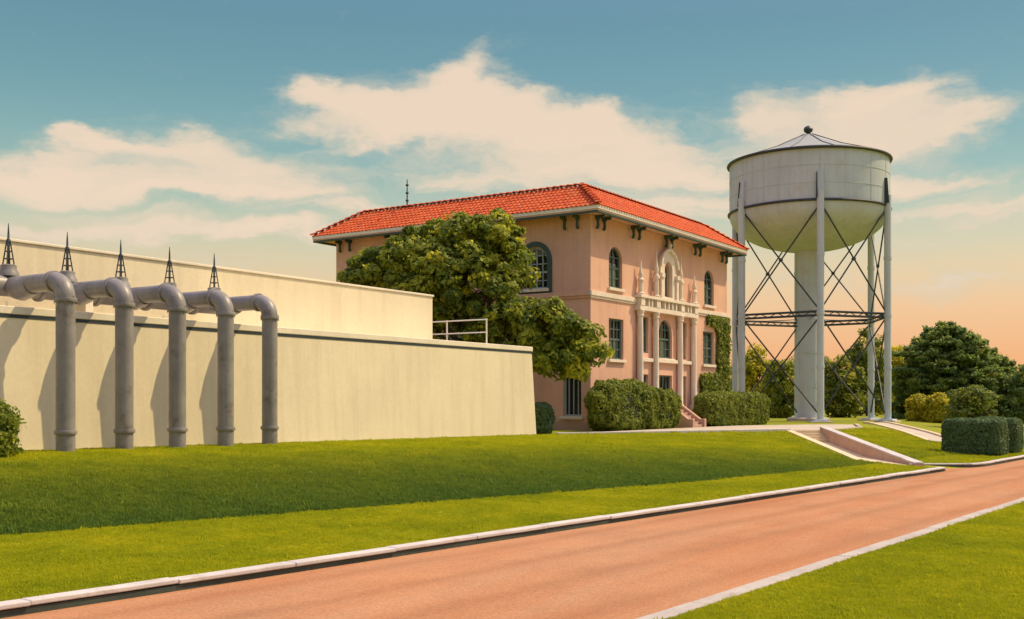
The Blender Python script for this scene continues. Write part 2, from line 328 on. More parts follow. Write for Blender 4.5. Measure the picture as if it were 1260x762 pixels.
# ------------------------------------------------------------------ object helpers
def tag(o, label=None, cat=None, group=None, kind=None):
    for k, v in (('label', label), ('category', cat), ('group', group), ('kind', kind)):
        if v: o[k] = v
    return o
def empty(name, loc, label, cat, group=None):
    o = bpy.data.objects.new(name, None); o.empty_display_size = .3
    o.location = loc; col.objects.link(o)
    return tag(o, label, cat, group)
def root_loc(p):
    v = Vector((0, 0, 0))
    while p is not None: v = v + p.location; p = p.parent
    return v
class MB:
    """collects geometry in world coordinates, then makes one mesh object (relative to its parent)"""
    def __init__(s): s.v, s.f, s.t = [], [], []
    def add(s, vs, fs, tint=None):
        n = len(s.v); s.v += [tuple(v) for v in vs]; s.f += [tuple(i + n for i in f) for f in fs]
        s.t += [tint if tint is not None else 0.5] * len(fs)
        return s
    def box(s, x0, x1, y0, y1, z0, z1):
        return s.add([(x, y, z) for z in (z0, z1) for y in (y0, y1) for x in (x0, x1)],
                     [(0, 2, 3, 1), (4, 5, 7, 6), (0, 1, 5, 4), (2, 6, 7, 3), (0, 4, 6, 2), (1, 3, 7, 5)])
    def hexa(s, b4, t4):
        return s.add(list(b4) + list(t4), [(3, 2, 1, 0), (4, 5, 6, 7)] + [(i, (i + 1) % 4, 4 + (i + 1) % 4, 4 + i) for i in range(4)])
    def prism(s, poly, off):
        n = len(poly); off = Vector(off)
        return s.add([Vector(p) for p in poly] + [Vector(p) + off for p in poly],
                     [tuple(range(n - 1, -1, -1)), tuple(range(n, 2 * n))] + [(i, (i + 1) % n, n + (i + 1) % n, n + i) for i in range(n)])
    def tube(s, pts, rad, n=12, cap=True):
        pts = [Vector(p) for p in pts]; k = len(pts)
        rads = [rad] * k if isinstance(rad, (int, float)) else rad
        base = len(s.v); up = None
        for i, p in enumerate(pts):
            d = (pts[min(i + 1, k - 1)] - pts[max(i - 1, 0)]).normalized()
            if up is None: up = d.orthogonal().normalized()
            up = (up - d * up.dot(d)).normalized(); w = d.cross(up)
            for j in range(n):
                a = 2 * math.pi * j / n
                s.v.append(tuple(p + (up * math.cos(a) + w * math.sin(a)) * rads[i]))
        for i in range(k - 1):
            for j in range(n):
                a, b = base + i * n + j, base + i * n + (j + 1) % n
                s.f.append((a, b, b + n, a + n)); s.t.append(.5)
        if cap:
            s.f.append(tuple(base + j for j in range(n - 1, -1, -1))); s.f.append(tuple(base + (k - 1) * n + j for j in range(n))); s.t += [.5, .5]
        return s
    def lathe(s, c, prof, n=48, cap=False):
        base = len(s.v)
        for r, z in prof:
            for j in range(n):
                a = 2 * math.pi * j / n; s.v.append((c[0] + r * math.cos(a), c[1] + r * math.sin(a), c[2] + z))
        for i in range(len(prof) - 1):
            for j in range(n):
                a, b = base + i * n + j, base + i * n + (j + 1) % n
                s.f.append((a, b, b + n, a + n)); s.t.append(.5)
        if cap:
            s.f.append(tuple(base + j for j in range(n - 1, -1, -1))); s.f.append(tuple(base + (len(prof) - 1) * n + j for j in range(n))); s.t += [.5, .5]
        return s
    def build(s, name, mat, parent=None, smooth=False, bevel=0, tint=False, recalc=True, angle=40):
        me = bpy.data.meshes.new(name)
        o0 = root_loc(parent) if parent is not None else Vector((0, 0, 0))
        me.from_pydata([tuple(Vector(v) - o0) for v in s.v], [], s.f)
        if recalc:
            bm = bmesh.new(); bm.from_mesh(me); bmesh.ops.recalc_face_normals(bm, faces=bm.faces); bm.to_mesh(me); bm.free()
        if smooth:
            for p in me.polygons: p.use_smooth = True
            me.set_sharp_from_angle(angle=R(angle))
        if tint:
            a = me.attributes.new('tint', 'FLOAT', 'FACE'); a.data.foreach_set('value', s.t)
        me.materials.append(M[mat] if isinstance(mat, str) else mat)
        o = bpy.data.objects.new(name, me); col.objects.link(o)
        if parent is not None: o.parent = parent
        if bevel:
            bv = o.modifiers.new('bevel', 'BEVEL'); bv.width = bevel; bv.segments = 2; bv.limit_method = 'ANGLE'; bv.angle_limit = R(35)
        return o

# ================================================================== TERRAIN
VF = [(-3000, 21), (-10, 21), (10.6, 17.2), (27.9, 12.76), (38.2, 11.1), (42, 10.6), (50, 9.6), (60, 9.0), (100, 8.0), (3000, 8.0)]
VT = [(-3000, 24.6), (36, 24.6), (42, 25.3), (54.45, 19.03), (55.43, 17.6), (62, 17.6), (76, 20), (100, 20), (3000, 20)]
ZT = [(-3000, .25), (15.4, .25), (39.7, .05), (42, 0), (3000, 0)]
def vl(u):
    if u <= 40.4: return 11.56 - .0917 * (max(u, -120) - 7.1)
    return lerp_tab([(40.4, 8.51), (41.0, 10.15), (42.1, 10.05), (43.3, 8.15), (46, 7.75), (50.9, 7.5), (100, 5.3), (3000, 5.3)], u)
def vr(u): return 5.47 - .0557 * (min(max(u, -120), 140) - 11.24)
ZROAD = -.975
RA0, RA1 = Vector((54.95, 18.28, 0)), Vector((41.76, 10.57, 0))     # axis of the ramped walk, top to bottom
RL = (RA1 - RA0).length; RD = (RA1 - RA0).normalized(); RN = Vector((-RD.y, RD.x, 0))   # RN points to the walk's right seen going down... sign fixed below
def ramp_line(s):      # s metres down from the top
    return -.88 * min(max(s / RL, 0), 1)
def ground_z(u, v):
    f, tp, zt = lerp_tab(VF, u), lerp_tab(VT, u), lerp_tab(ZT, u)
    l, r = vl(u), vr(u)
    if v <= r - .1: z = -.945
    elif v < l + .1: z = -1.12
    elif v <= f: z = -.88 + .10 * (v - l) / max(f - l, .3)
    elif v >= tp: z = zt
    else:
        tt = (v - f) / (tp - f); e = 1 + 1.0 * min(max((48 - u) / 12, 0), 1)
        z = -.78 + (zt + .78) * (1 - (1 - tt) ** e)
    d = Vector((u, v, 0)) - RA0; s = d.dot(RD); la = abs(d.dot(RN))
    if v > l and -1.5 < s < RL + .3 and la < 4:
        rz = ramp_line(s); k = min(max((4 - la) / 3.0, 0), 1); k *= min(max((s + 1.5) / 1.5, 0), 1)
        z = z + (rz - z) * k
        if la < .98 and s > -.2: z = min(z, max(rz - .50, -.98) if s > 1.5 else rz - .3)
    return z
def bank_shade_at(u, v):  # how strongly the bank foot's shade is painted into the grass colour
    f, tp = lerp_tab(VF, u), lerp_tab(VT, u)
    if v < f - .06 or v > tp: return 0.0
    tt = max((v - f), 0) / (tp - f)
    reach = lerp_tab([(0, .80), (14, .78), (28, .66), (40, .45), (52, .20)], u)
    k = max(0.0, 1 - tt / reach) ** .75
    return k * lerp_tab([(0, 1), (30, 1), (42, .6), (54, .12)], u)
us = sorted(set([round(x, 3) for x in list(np.arange(-14, 100.01, .35)) + list(np.linspace(100, 200, 25)) + list(np.linspace(-60, -14, 20)) + [300, 500, 900, 1600, 3000, -100, -200, -400, -800, -1600, -3000]]))
def v_rows(u):
    f, tp, l, r = lerp_tab(VF, u), lerp_tab(VT, u), vl(u), vr(u)
    rows = [-3000, -900, -300, -100, -40, -20] + list(np.linspace(-12, r - .2, 12)) + [r - .19, r - .13, r - .07, l + .04, l + .13] + list(np.linspace(l + .2, f, 10)) + \
        list(np.linspace(f, tp, 30)[1:]) + list(np.linspace(tp, 60, 12)[1:]) + [80, 120, 200, 400, 900, 3000]
    return rows
gv, gl_ = [], []
for u in us:
    rr = v_rows(u)
    for v in rr:
        gv.append((u, v, ground_z(u, v))); gl_.append(bank_shade_at(u, v))
nr = len(rr)
gf = [(i * nr + j, (i + 1) * nr + j, (i + 1) * nr + j + 1, i * nr + j + 1) for i in range(len(us) - 1) for j in range(nr - 1)]
me = bpy.data.meshes.new('ground'); me.from_pydata(gv, [], gf)
a = me.attributes.new('bank_shade', 'FLOAT', 'POINT'); a.data.foreach_set('value', gl_)
for p in me.polygons: p.use_smooth = True
me.materials.append(M['turf'])
ground = bpy.data.objects.new('ground', me); col.objects.link(ground); tag(ground, kind='structure')

# road sheet between the kerbs
mb = MB(); us2 = [u for u in us if -400 <= u <= 900]
for u in us2: mb.v += [(u, vr(u) - .1, ZROAD), (u, (vr(u) + vl(u)) / 2, ZROAD + .05), (u, vl(u) + .02, ZROAD)]
for i in range(len(us2) - 1):
    for j in range(2): mb.f.append((3 * i + j, 3 * i + 3 + j, 3 * i + 4 + j, 3 * i + 1 + j)); mb.t.append(.5)
tag(mb.build('road', 'road', smooth=True), kind='structure')

def sweep_section(path, sec, mat, name, parent=None, bevel=.015, jitter=0.0):
    """sweep a closed section (offset to the left of the path, height) along ground points"""
    mb = MB(); n = len(sec); k = len(path)
    for i, p in enumerate(path):
        d = (path[min(i + 1, k - 1)] - path[max(i - 1, 0)]); d.z = 0; d.normalize(); left = Vector((-d.y, d.x, 0))
        jz = jitter * noise.noise(p * .6)
        for a_, h in sec: mb.v.append(tuple(p + left * (a_ + jz) + Vector((0, 0, h + jz * .6))))
    for i in range(k - 1):
        for j in range(n):
            mb.f.append((i * n + j, i * n + (j + 1) % n, (i + 1) * n + (j + 1) % n, (i + 1) * n + j)); mb.t.append(.5)
    mb.f += [tuple(range(n)), tuple((k - 1) * n + j for j in range(n - 1, -1, -1))]; mb.t += [.5, .5]
    return mb.build(name, mat, parent, bevel=bevel)
def lay_stones(path, sec, mat, name, parent, length):
    """separate stones laid end to end along a path, each a little uneven, with open joints"""
    L = [0.0]
    for a_, b_ in zip(path, path[1:]): L.append(L[-1] + (b_ - a_).length)
    n = len(sec); s0 = 0.0
    along = lambda s: Vector((np.interp(s, L, [q.x for q in path]), np.interp(s, L, [q.y for q in path]), 0))
    while s0 < L[-1] - .3:
        s1 = min(s0 + length * random.uniform(.94, 1.06), L[-1]); dz, dl, tw = random.uniform(-.007, .007), random.uniform(-.010, .010), random.uniform(-.006, .006)
        mb = MB(); m_ = 4
        for q in range(m_):
            k = q / (m_ - 1); s = s0 + .010 + (s1 - s0 - .010) * k; p = along(s); d = along(min(s + .2, L[-1])) - along(max(s - .2, 0)); d.normalize(); left = Vector((-d.y, d.x, 0))
            wob = .006 * noise.noise(p * 1.7)
            for a_, h in sec: mb.v.append(tuple(p + left * (a_ + dl + wob + tw * (2 * k - 1)) + Vector((0, 0, h + dz + wob * .6))))
        for q in range(m_ - 1):
            for j in range(n): mb.f.append((q * n + j, q * n + (j + 1) % n, (q + 1) * n + (j + 1) % n, (q + 1) * n + j)); mb.t.append(.5)
        mb.f += [tuple(range(n)), tuple((m_ - 1) * n + j for j in range(n - 1, -1, -1))]; mb.t += [.5, .5]
        mb.build(name, mat, parent, bevel=.014)
        s0 = s1
path = [Vector((u, vl(u), 0)) for u in np.arange(-40, 40.41, 1.2)] + [Vector((40.4, vl(40.4), 0))]
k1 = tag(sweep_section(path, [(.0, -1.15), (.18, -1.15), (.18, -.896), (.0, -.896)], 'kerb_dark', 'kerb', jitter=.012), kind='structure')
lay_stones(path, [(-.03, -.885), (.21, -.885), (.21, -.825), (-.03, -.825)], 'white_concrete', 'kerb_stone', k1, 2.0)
path = [Vector((42.1, 10.05, 0)), Vector((42.7, 9.05, 0)), Vector((43.3, 8.2, 0)), Vector((44.5, 7.85, 0))] + [Vector((u, vl(u), 0)) for u in np.arange(46, 130, 2.5)]
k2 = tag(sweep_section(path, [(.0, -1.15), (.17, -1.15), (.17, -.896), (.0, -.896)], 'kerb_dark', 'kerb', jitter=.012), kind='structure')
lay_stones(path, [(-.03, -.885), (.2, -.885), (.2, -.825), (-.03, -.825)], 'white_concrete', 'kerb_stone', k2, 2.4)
path = [Vector((u, vr(u), 0)) for u in np.arange(-30, 110, 1.5)]
k3 = tag(sweep_section(path, [(-.02, -1.2), (-.25, -1.2), (-.25, -.99), (-.02, -.99)], 'path', 'road_edging'), kind='structure')
lay_stones(path, [(.0, -.985), (.0, -.925), (-.27, -.918), (-.27, -.985)], 'edging', 'edging_stone', k3, 2.4)

# terrace path in front of the office building
poly = [(41.9, 25.32), (54.45, 19.03), (55.5, 17.62), (62, 17.7), (70.3, 20.4), (69.2, 22.4), (63.5, 25.2), (59.2, 25.4), (56.6, 25.4), (46.5, 25.4)]
mb = MB().add([(x, y, .03) for x, y in poly], [tuple(range(len(poly)))])
tag(mb.build('terrace_path', 'path'), kind='structure')
path = [Vector((41.9, 25.32, 0)) + (Vector((54.45, 19.03, 0)) - Vector((41.9, 25.32, 0))) * (i / 12) for i in range(13)]
tag(sweep_section(path, [(-.2, -.3), (.06, -.3), (.06, .10), (-.2, .10)], 'white_concrete', 'kerb', jitter=.012), kind='structure')
path = [Vector((55.9, 17.45, 0)), Vector((62, 17.55, 0)), Vector((66, 18.8, 0)), Vector((70.3, 20.2, 0))]
tag(sweep_section(path, [(-.16, -.3), (.06, -.3), (.06, .08), (-.16, .08)], 'path', 'kerb', jitter=.012), kind='structure')

# ramped walk with steps at its top, a low coping on one side and a flank wall on the other
RN = Vector((RD.y, -RD.x, 0))     # to the left looking down the walk is -RN ; flank wall side is towards the road's far end
if RN.dot(Vector((1, -1, 0))) < 0: RN = -RN
HW = .72
def rp(s, la, z): return RA0 + RD * s + RN * la + Vector((0, 0, z))
def floor_z(s):
    return max(ramp_line(s) - .42, -.905)
mb = MB(); ss = list(np.linspace(1.7, RL + .5, 16))
for s in ss: mb.v += [tuple(rp(s, -HW, floor_z(s))), tuple(rp(s, HW, floor_z(s)))]
for i in range(len(ss) - 1): mb.f.append((2 * i, 2 * i + 1, 2 * i + 3, 2 * i + 2)); mb.t.append(.5)
walk = tag(mb.build('ramped_walk', 'cream_slab'), kind='structure')
for i in range(4):
    z1 = .02 - .13 * i; s0 = .42 * i
    mb = MB().hexa([rp(s0, -HW, -.6), rp(s0, HW, -.6), rp(s0 + .425, HW, -.6), rp(s0 + .425, -HW, -.6)], [rp(s0, -HW, z1), rp(s0, HW, z1), rp(s0 + .425, HW, z1), rp(s0 + .425, -HW, z1)])
    mb.build('step', 'cream_slab', walk, bevel=.012)
mb = MB(); ss = list(np.linspace(-.1, RL + .1, 14))
def wall_strip(l0, l1, topf, botf):
    mb = MB()
    for s in ss: mb.v += [tuple(rp(s, l0, botf(s))), tuple(rp(s, l1, botf(s))), tuple(rp(s, l1, topf(s))), tuple(rp(s, l0, topf(s)))]
    for i in range(len(ss) - 1):
        for j in range(4): mb.f.append((4 * i + j, 4 * i + (j + 1) % 4, 4 * i + 4 + (j + 1) % 4, 4 * i + 4 + j)); mb.t.append(.5)
    e = 4 * (len(ss) - 1); mb.f += [(0, 1, 2, 3), (e + 3, e + 2, e + 1, e)]; mb.t += [.5, .5]
    return mb
wall_strip(-HW - .34, -HW - .004, lambda s: ramp_line(s) + .05, lambda s: ramp_line(s) - .7).build('coping', 'cream_slab', walk, bevel=.02)
fw = empty('flank_wall', rp(RL / 2, HW + .15, -.6), 'low mauve wall with white coping sloping down beside the ramped walk', 'wall')
ft = lambda s: ramp_line(s) + .10 * (1 - s / RL) + .04
wall_strip(HW + .004, HW + .30, ft, lambda s: ramp_line(s) - .8).build('wall', 'pink_wall', fw)
wall_strip(HW - .03, HW + .34, lambda s: ft(s) + .07, lambda s: ft(s) + .003).build('coping', 'white_concrete', fw, bevel=.015)

# second walk lower down by the clipped hedge
P0, P1 = Vector((76.6, 20.7, 0)), Vector((56.6, 12.0, 0)); pd = (P1 - P0).normalized(); pn = Vector((pd.y, -pd.x, 0))
pts = [P0 + (P1 - P0) * (i / 16) for i in range(17)]
for p in pts: p.z = ground_z(p.x, p.y)
p2 = tag(sweep_section(pts, [(-.55, -.3), (.55, -.3), (.55, .05), (-.55, .05)], 'path', 'garden_walk'), kind='structure')
for a0 in (-.77, .56): sweep_section(pts, [(a0, -.3), (a0 + .21, -.3), (a0 + .21, .13), (a0, .13)], 'cream_slab', 'edging', p2)

# ================================================================== RESERVOIR
WV, WTOP, UE = 25.0, 3.60, 39.45
res = empty('reservoir', (20, 30, 0), 'long cream concrete reservoir with a set-back upper storey behind the pipes', 'reservoir')
bt = .15
def block(u0, u1, v0, v1, z0, z1, bb=0.0):
    return MB().hexa([(u0, v0 - bb, z0), (u1 + bb, v0 - bb, z0), (u1 + bb, v1, z0), (u0, v1, z0)], [(u0, v0, z1), (u1, v0, z1), (u1, v1, z1), (u0, v1, z1)])
block(-25, UE, WV, 52, -1.2, WTOP, bt * 1.3).build('lower_wall', 'concrete', res, bevel=.02)
block(-25, UE + .035, WV - .035, 52.1, WTOP + .003, WTOP + .20).build('coping', 'coping', res, bevel=.02)
block(-25, 35.4, 27.2, 52.5, WTOP + .203, 5.72).build('upper_wall', 'concrete', res, bevel=.02)
block(-25, 35.44, 27.15, 52.55, 5.723, 5.80).build('upper_coping', 'coping', res, bevel=.015)
block(-24.8, 35.1, 27.5, 52.2, 5.806, 5.83).build('unseen_cover', 'bounce_cover', res)  # unseen dark layer added to cut light bounced onto the office
block(35.7, UE - .2, 25.4, 51.8, WTOP + .205, WTOP + .22).build('unseen_cover', 'bounce_cover', res)
MB().box(-25, UE + .02, WV - .016, WV + .3, WTOP - .085, WTOP + .001).build('coping_shade_strip', 'dark_iron', res)  # dark strip painted in as the shadow line under the coping

# --- header, discharge pipes, valve stands
PU = [16.4, 18.1, 19.8, 21.5, 23.2]; PV, HV, PZ, PR = 23.9, 26.3, 4.43, .228
hd = empty('header_pipe', (14, HV, WTOP + .2), 'long horizontal header pipe lying along the ledge before the upper wall', 'pipe')
MB().tube([(5, HV, PZ), (23.5, HV, PZ)], .27, 24).build('pipe', 'pipe', hd, smooth=True)
for u in (8.2, 11.6, 15.55, 17.25, 18.95, 20.65, 22.35):
    MB().tube([(u - .05, HV, PZ), (u + .05, HV, PZ)], .34, 24).build('flange', 'pipe', hd, smooth=True, bevel=.01)
for u in (7, 11, 15.2, 18.6, 22.0):
    MB().box(u - .12, u + .12, HV - .26, HV + .26, WTOP + .2, PZ - .14).build('saddle', 'coping', hd, bevel=.015)
MB().lathe((0, 0, 0), [(.0, 0), (.27, 0), (.25, .09), (.17, .16), (0, .19)], 24).build('end_cap', 'pipe', hd, smooth=True)
ec = hd.children[-1]; ec.rotation_euler = (0, R(90), 0); ec.location = Vector((23.503, HV, PZ)) - hd.location; ec.data.transform(Matrix.Translation(hd.location))
order = ['leftmost', 'second from the left', 'middle', 'second from the right', 'rightmost']
lbl = ['tall grey discharge pipe nearest the left edge, leftmost of the five bent pipes', 'grey bent discharge pipe, second from the left of the five',
       'grey bent discharge pipe in the middle of the row of five', 'grey bent discharge pipe, fourth from the left of the five', 'grey bent discharge pipe at the right end of the row of five']
def pipe(u, i):
    zg = ground_z(u, PV)
    o = empty('discharge_pipe', (u, PV, zg), lbl[i], 'pipe', 'discharge pipes on the reservoir wall')
    BR = .46
    MB().tube([(u, PV, zg - .4), (u, PV, PZ - BR)], PR, 28, False).build('riser', 'pipe', o, smooth=True)
    arc = [(u, PV + BR - BR * math.cos(a_), PZ - BR + BR * math.sin(a_)) for a_ in np.linspace(0, math.pi / 2, 12)]
    MB().tube(arc, PR * 1.02, 28, True).build('elbow', 'pipe', o, smooth=True)
    MB().tube([(u, PV + BR, PZ), (u, HV - .2, PZ)], PR, 28, False).build('branch', 'pipe', o, smooth=True)
    for z in (PZ - BR - .02, .62 + zg * .4):
        MB().lathe((u, PV, z), [(PR, -.05), (PR + .035, -.05), (PR + .042, -.03), (PR + .042, .03), (PR + .035, .05), (PR, .05)], 28).build('collar', 'pipe', o, smooth=True)
    MB().tube([(u, PV + BR - .04, PZ), (u, PV + BR + .06, PZ)], PR + .045, 28).build('flange', 'pipe', o, smooth=True, bevel=.01)
    for k in range(8):
        a_ = 2 * math.pi * k / 8 + .2
        MB().tube([(u + (PR + .026) * math.cos(a_), PV + (PR + .026) * math.sin(a_), PZ - BR - .11), (u + (PR + .026) * math.cos(a_), PV + (PR + .026) * math.sin(a_), PZ - BR + .07)], .014, 6).build('bolt', 'pipe', o)
    # valve body with bowed underside
    MB().tube([(u, HV - 1.02, PZ - .04), (u, HV - .84, PZ - .07), (u, HV - .60, PZ - .1), (u, HV - .40, PZ - .07), (u, HV - .30, PZ)], [PR + .01, PR + .05, PR + .08, PR + .06, PR + .03], 24).build('valve_body', 'pipe', o, smooth=True)
    return o
for i, u in enumerate(PU): pipe(u, i)
vl_lbl = ['dark spired valve stand at the far left edge above the pipes', 'dark spired valve stand directly above the leftmost bent pipe', 'dark spired valve stand above the second bent pipe from the left',
          'dark spired valve stand above the middle bent pipe', 'dark spired valve stand above the fourth bent pipe, rightmost of the five']
for i, u in enumerate(PU):
    zb = PZ + .25
    o = empty('valve_stand', (u, HV, zb), vl_lbl[i], 'valve', 'spired valve stands on the header pipe')
    MB().lathe((u, HV, zb), [(.0, 0), (.27, 0), (.25, .10), (.20, .18), (.20, .28), (.16, .30), (0, .30)], 20).build('bonnet', 'pipe', o, smooth=True)
    for sx in (-1, 1):
        for sy in (-1, 1):
            MB().tube([(u + sx * .10, HV + sy * .10, zb + .28), (u + sx * .03, HV + sy * .03, zb + .90)], .018, 6).build('leg', 'dark_iron', o)
    for h, w in ((.45, .080), (.64, .056), (.80, .040)):
        MB().box(u - w - .012, u + w + .012, HV - w - .012, HV + w + .012, zb + h - .013, zb + h + .013).build('brace', 'dark_iron', o)
    MB().lathe((u, HV, zb + .88), [(.0, 0), (.06, 0), (.06, .05), (.03, .09), (.022, .28), (.008, .48), (0, .49)], 10).build('spike', 'dark_iron', o, smooth=True)
    MB().tube([(u, HV, zb + .25), (u, HV, zb + .9)], .03, 8).build('stem', 'dark_iron', o)

# --- guard rail on the ledge
o = empty('guard_rail', (36.5, 26, WTOP + .2), 'two-bar pale metal guard rail on the reservoir ledge beside the tree', 'railing')
for v in (25.3, 27.3, 29.3, 31.3): MB().tube([(36.5, v, WTOP + .19), (36.5, v, 4.84)], .032, 8).build('post', 'white_wood', o, smooth=True)
for z in (4.80, 4.28): MB().tube([(36.5, 25.27, z), (36.5, 31.4, z)], .026, 8).build('rail', 'white_wood', o, smooth=True)

# ================================================================== OFFICE BUILDING
BU0, BU1, BV0, BV1 = 49.0, 67.0, 27.5, 44.9
ZE = 11.05
off = empty('office_building', (58, 36, 0), 'orange stucco office building with a red tiled roof and ornate white portal', 'building')
FR = lambda a_, n, z: Vector((a_, BV0 - n, z))            # front face
LF = lambda a_, n, z: Vector((BU0 - n, a_, z))            # left face
BK = lambda a_, n, z: Vector((a_, BV1 + n, z))
RT = lambda a_, n, z: Vector((BU1 + n, a_, z))
def outline(a0, a1, z0, z1, arch, grow=0.0):
    a0 -= grow; a1 += grow; z0 -= grow; z1 += grow
    if not arch: return [(a0, z0), (a1, z0), (a1, z1), (a0, z1)]
    r = (a1 - a0) / 2; c = (a0 + a1) / 2
    return [(a0, z0), (a1, z0)] + [(c + r * math.cos(t_), z1 - r + r * math.sin(t_)) for t_ in np.linspace(0, math.pi, 15)]
def wall_with_holes(F, a0, a1, z0, z1, holes, depth=.34):
    bm = bmesh.new(); edges = []
    def loop(pts):
        vs = [bm.verts.new(F(a_, 0, z)) for a_, z in pts]
        es = [bm.edges.new((vs[i], vs[(i + 1) % len(vs)])) for i in range(len(vs))]
        edges.extend(es); return es
    loop([(a0, z0), (a1, z0), (a1, z1), (a0, z1)])
    hl = [loop(outline(*h)) for h in holes]
    bmesh.ops.triangle_fill(bm, use_beauty=True, use_dissolve=False, edges=edges)
    inn = F(0, -depth, 0) - F(0, 0, 0)
    for es in hl:
        r = bmesh.ops.extrude_edge_only(bm, edges=es)
        bmesh.ops.translate(bm, vec=inn, verts=[g for g in r['geom'] if isinstance(g, bmesh.types.BMVert)])
    bmesh.ops.recalc_face_normals(bm, faces=bm.faces)
    me = bpy.data.meshes.new('wall'); bm.to_mesh(me); bm.free()
    me.transform(Matrix.Translation(-off.location)); me.materials.append(M['stucco'])
    w = bpy.data.objects.new('wall', me); col.objects.link(w); w.parent = off
    return w
def ring(F, o1, o2, n0, n1):
    """solid ring between two outlines with the same number of points"""
    mb = MB(); k = len(o1)
    mb.v = [tuple(F(a_, n, z)) for n in (n0, n1) for o_ in (o1, o2) for a_, z in o_]
    for i in range(k):
        j = (i + 1) % k
        for q in ((i, j, k + j, k + i), (2 * k + i, 3 * k + i, 3 * k + j, 2 * k + j), (i, 2 * k + i, 2 * k + j, j), (k + i, k + j, 3 * k + j, 3 * k + i)):
            mb.f.append(q); mb.t.append(.5)
    return mb
def window(F, a0, a1, z0, z1, arch=False, cols=3, rows=4, fm='window_frame', sill='trim', blind=0.0, blind_top=False, surround=None, fwid=.09, name='window'):
    full = outline(a0, a1, z0, z1, arch, .0)
    w = ring(F, full, outline(a0, a1, z0, z1, arch, -fwid), -.26, -.14).build('frame', fm, off)
    w.name = name
    inner = outline(a0, a1, z0, z1, arch, -fwid * .8)
    MB().add([F(a_, -.22, z) for a_, z in inner], [tuple(range(len(inner)))]).build('pane', 'glass', w)
    mb = MB(); bw = .022
    r = (a1 - a0) / 2; c = (a0 + a1) / 2
    def ztop(a_): return z1 if not arch else z1 - r + math.sqrt(max(r * r - (a_ - c) ** 2, 0.0))
    def bar(x0, x1, y0, y1):
        mb.add([F(x, n, y) for n in (-.235, -.165) for x, y in ((x0, y0), (x1, y0), (x1, y1), (x0, y1))], [(0, 1, 2, 3), (7, 6, 5, 4), (0, 4, 5, 1), (1, 5, 6, 2), (2, 6, 7, 3), (3, 7, 4, 0)])
    for i in range(1, cols):
        x = a0 + (a1 - a0) * i / cols; bar(x - bw, x + bw, z0 + .03, ztop(x) - .03)
    for i in range(1, rows):
        z = z0 + (z1 - z0) * i / rows; hw = r
        if arch and z > z1 - r: hw = math.sqrt(max(r * r - (z - z1 + r) ** 2, .01))
        th = bw * (2.2 if i == rows // 2 else 1.0); bar(c - hw + .03, c + hw - .03, z - th, z + th)
    mb.build('glazing_bar', fm, w)
    if blind:
        bz0, bz1 = (z1 - (z1 - z0) * blind, z1 - (r if arch else 0) * .5) if blind_top else (z0, z0 + (z1 - z0) * blind)
        nn = 14; mb = MB()
        for i in range(nn):
            xa, xb = a0 + (a1 - a0) * i / nn, a0 + (a1 - a0) * (i + 1) / nn
            na, nb = -.34 - .03 * (i % 2), -.34 - .03 * ((i + 1) % 2)
            mb.add([F(xa, na, bz0), F(xb, nb, bz0), F(xb, nb, min(bz1, ztop(max(xb - .05, a0 + .05) if xb > c else xb + .05) - .02)), F(xa, na, min(bz1, ztop(xa + .05 if xa < c else xa - .05) - .02))], [(0, 1, 2, 3)])
        mb.build('curtain', 'curtain', w)
    if sill:
        mb = MB(); s0, s1 = a0 - .14, a1 + .14
        mb.add([F(x, n, z) for z in (z0 - .16, z0 - .004) for n in (-.2, .14) for x in (s0, s1)], [(0, 2, 3, 1), (4, 5, 7, 6), (0, 1, 5, 4), (2, 6, 7, 3), (0, 4, 6, 2), (1, 3, 7, 5)])
        mb.build('sill', sill, w, bevel=.012)
    if surround:
        ring(F, outline(a0, a1, z0, z1, arch, .30), outline(a0, a1, z0, z1, arch, .03), .0, .05).build('surround', surround, w)
    return w
def relabel(w, l): w['label'] = l
front = [(50.95, 52.45, 7.50, 9.70, True), (63.35, 64.85, 7.50, 9.70, True), (57.3, 58.3, 7.55, 9.55, True),
         (50.95, 52.60, 3.72, 5.88, False), (63.15, 64.85, 3.80, 5.85, False), (56.9, 58.7, 3.97, 6.2, True),
         (54.85, 55.6, 4.2, 6.2, False), (60.0, 60.75, 4.0, 6.2, False), (56.9, 58.7, 1.2, 3.0, False),
         (54.85, 55.6, 1.9, 3.0, False), (60.0, 60.75, 1.2, 3.0, False)]
left = [(30.1, 31.6, 7.42, 9.62, True), (35.4, 36.9, 7.42, 9.62, True), (40.7, 42.2, 7.42, 9.62, True), (28.05, 29.15, .72, 2.82, False),
        (30.1, 31.6, 3.8, 5.9, False), (35.4, 36.9, 3.8, 5.9, False), (40.7, 42.2, 3.8, 5.9, False)]
wall_with_holes(FR, BU0, BU1, -1, ZE, front)
wall_with_holes(LF, BV0, BV1, -1, ZE, left)
wall_with_holes(BK, BU0, BU1, -1, ZE, [])
wall_with_holes(RT, BV0, BV1, -1, ZE, [])
MB().box(BU0 + .7, BU1 - .7, BV0 + .7, BV1 - .7, .2, ZE - .1).build('interior', 'dark_room', off)
for i, h in enumerate(front):
    if i < 2: window(FR, *h, cols=2, rows=4, blind=.62)
    elif i == 2: window(FR, *h, cols=2, rows=2, sill=None, blind=.5)
    elif i in (3, 4): window(FR, *h, cols=4 if i == 3 else 2, rows=4, blind=.5 if i == 3 else .9)
    elif i == 5: window(FR, *h, cols=3, rows=4, blind=.45)
    elif i in (6, 7): window(FR, *h, cols=1, rows=2, sill=None, blind=.7)
    elif i == 8: window(FR, *h, cols=4, rows=2, sill=None, blind=.4, name='door')
    elif i == 9: window(FR, *h, cols=2, rows=2, sill=None)
    else: window(FR, *h, cols=1, rows=2, sill=None, name='door')
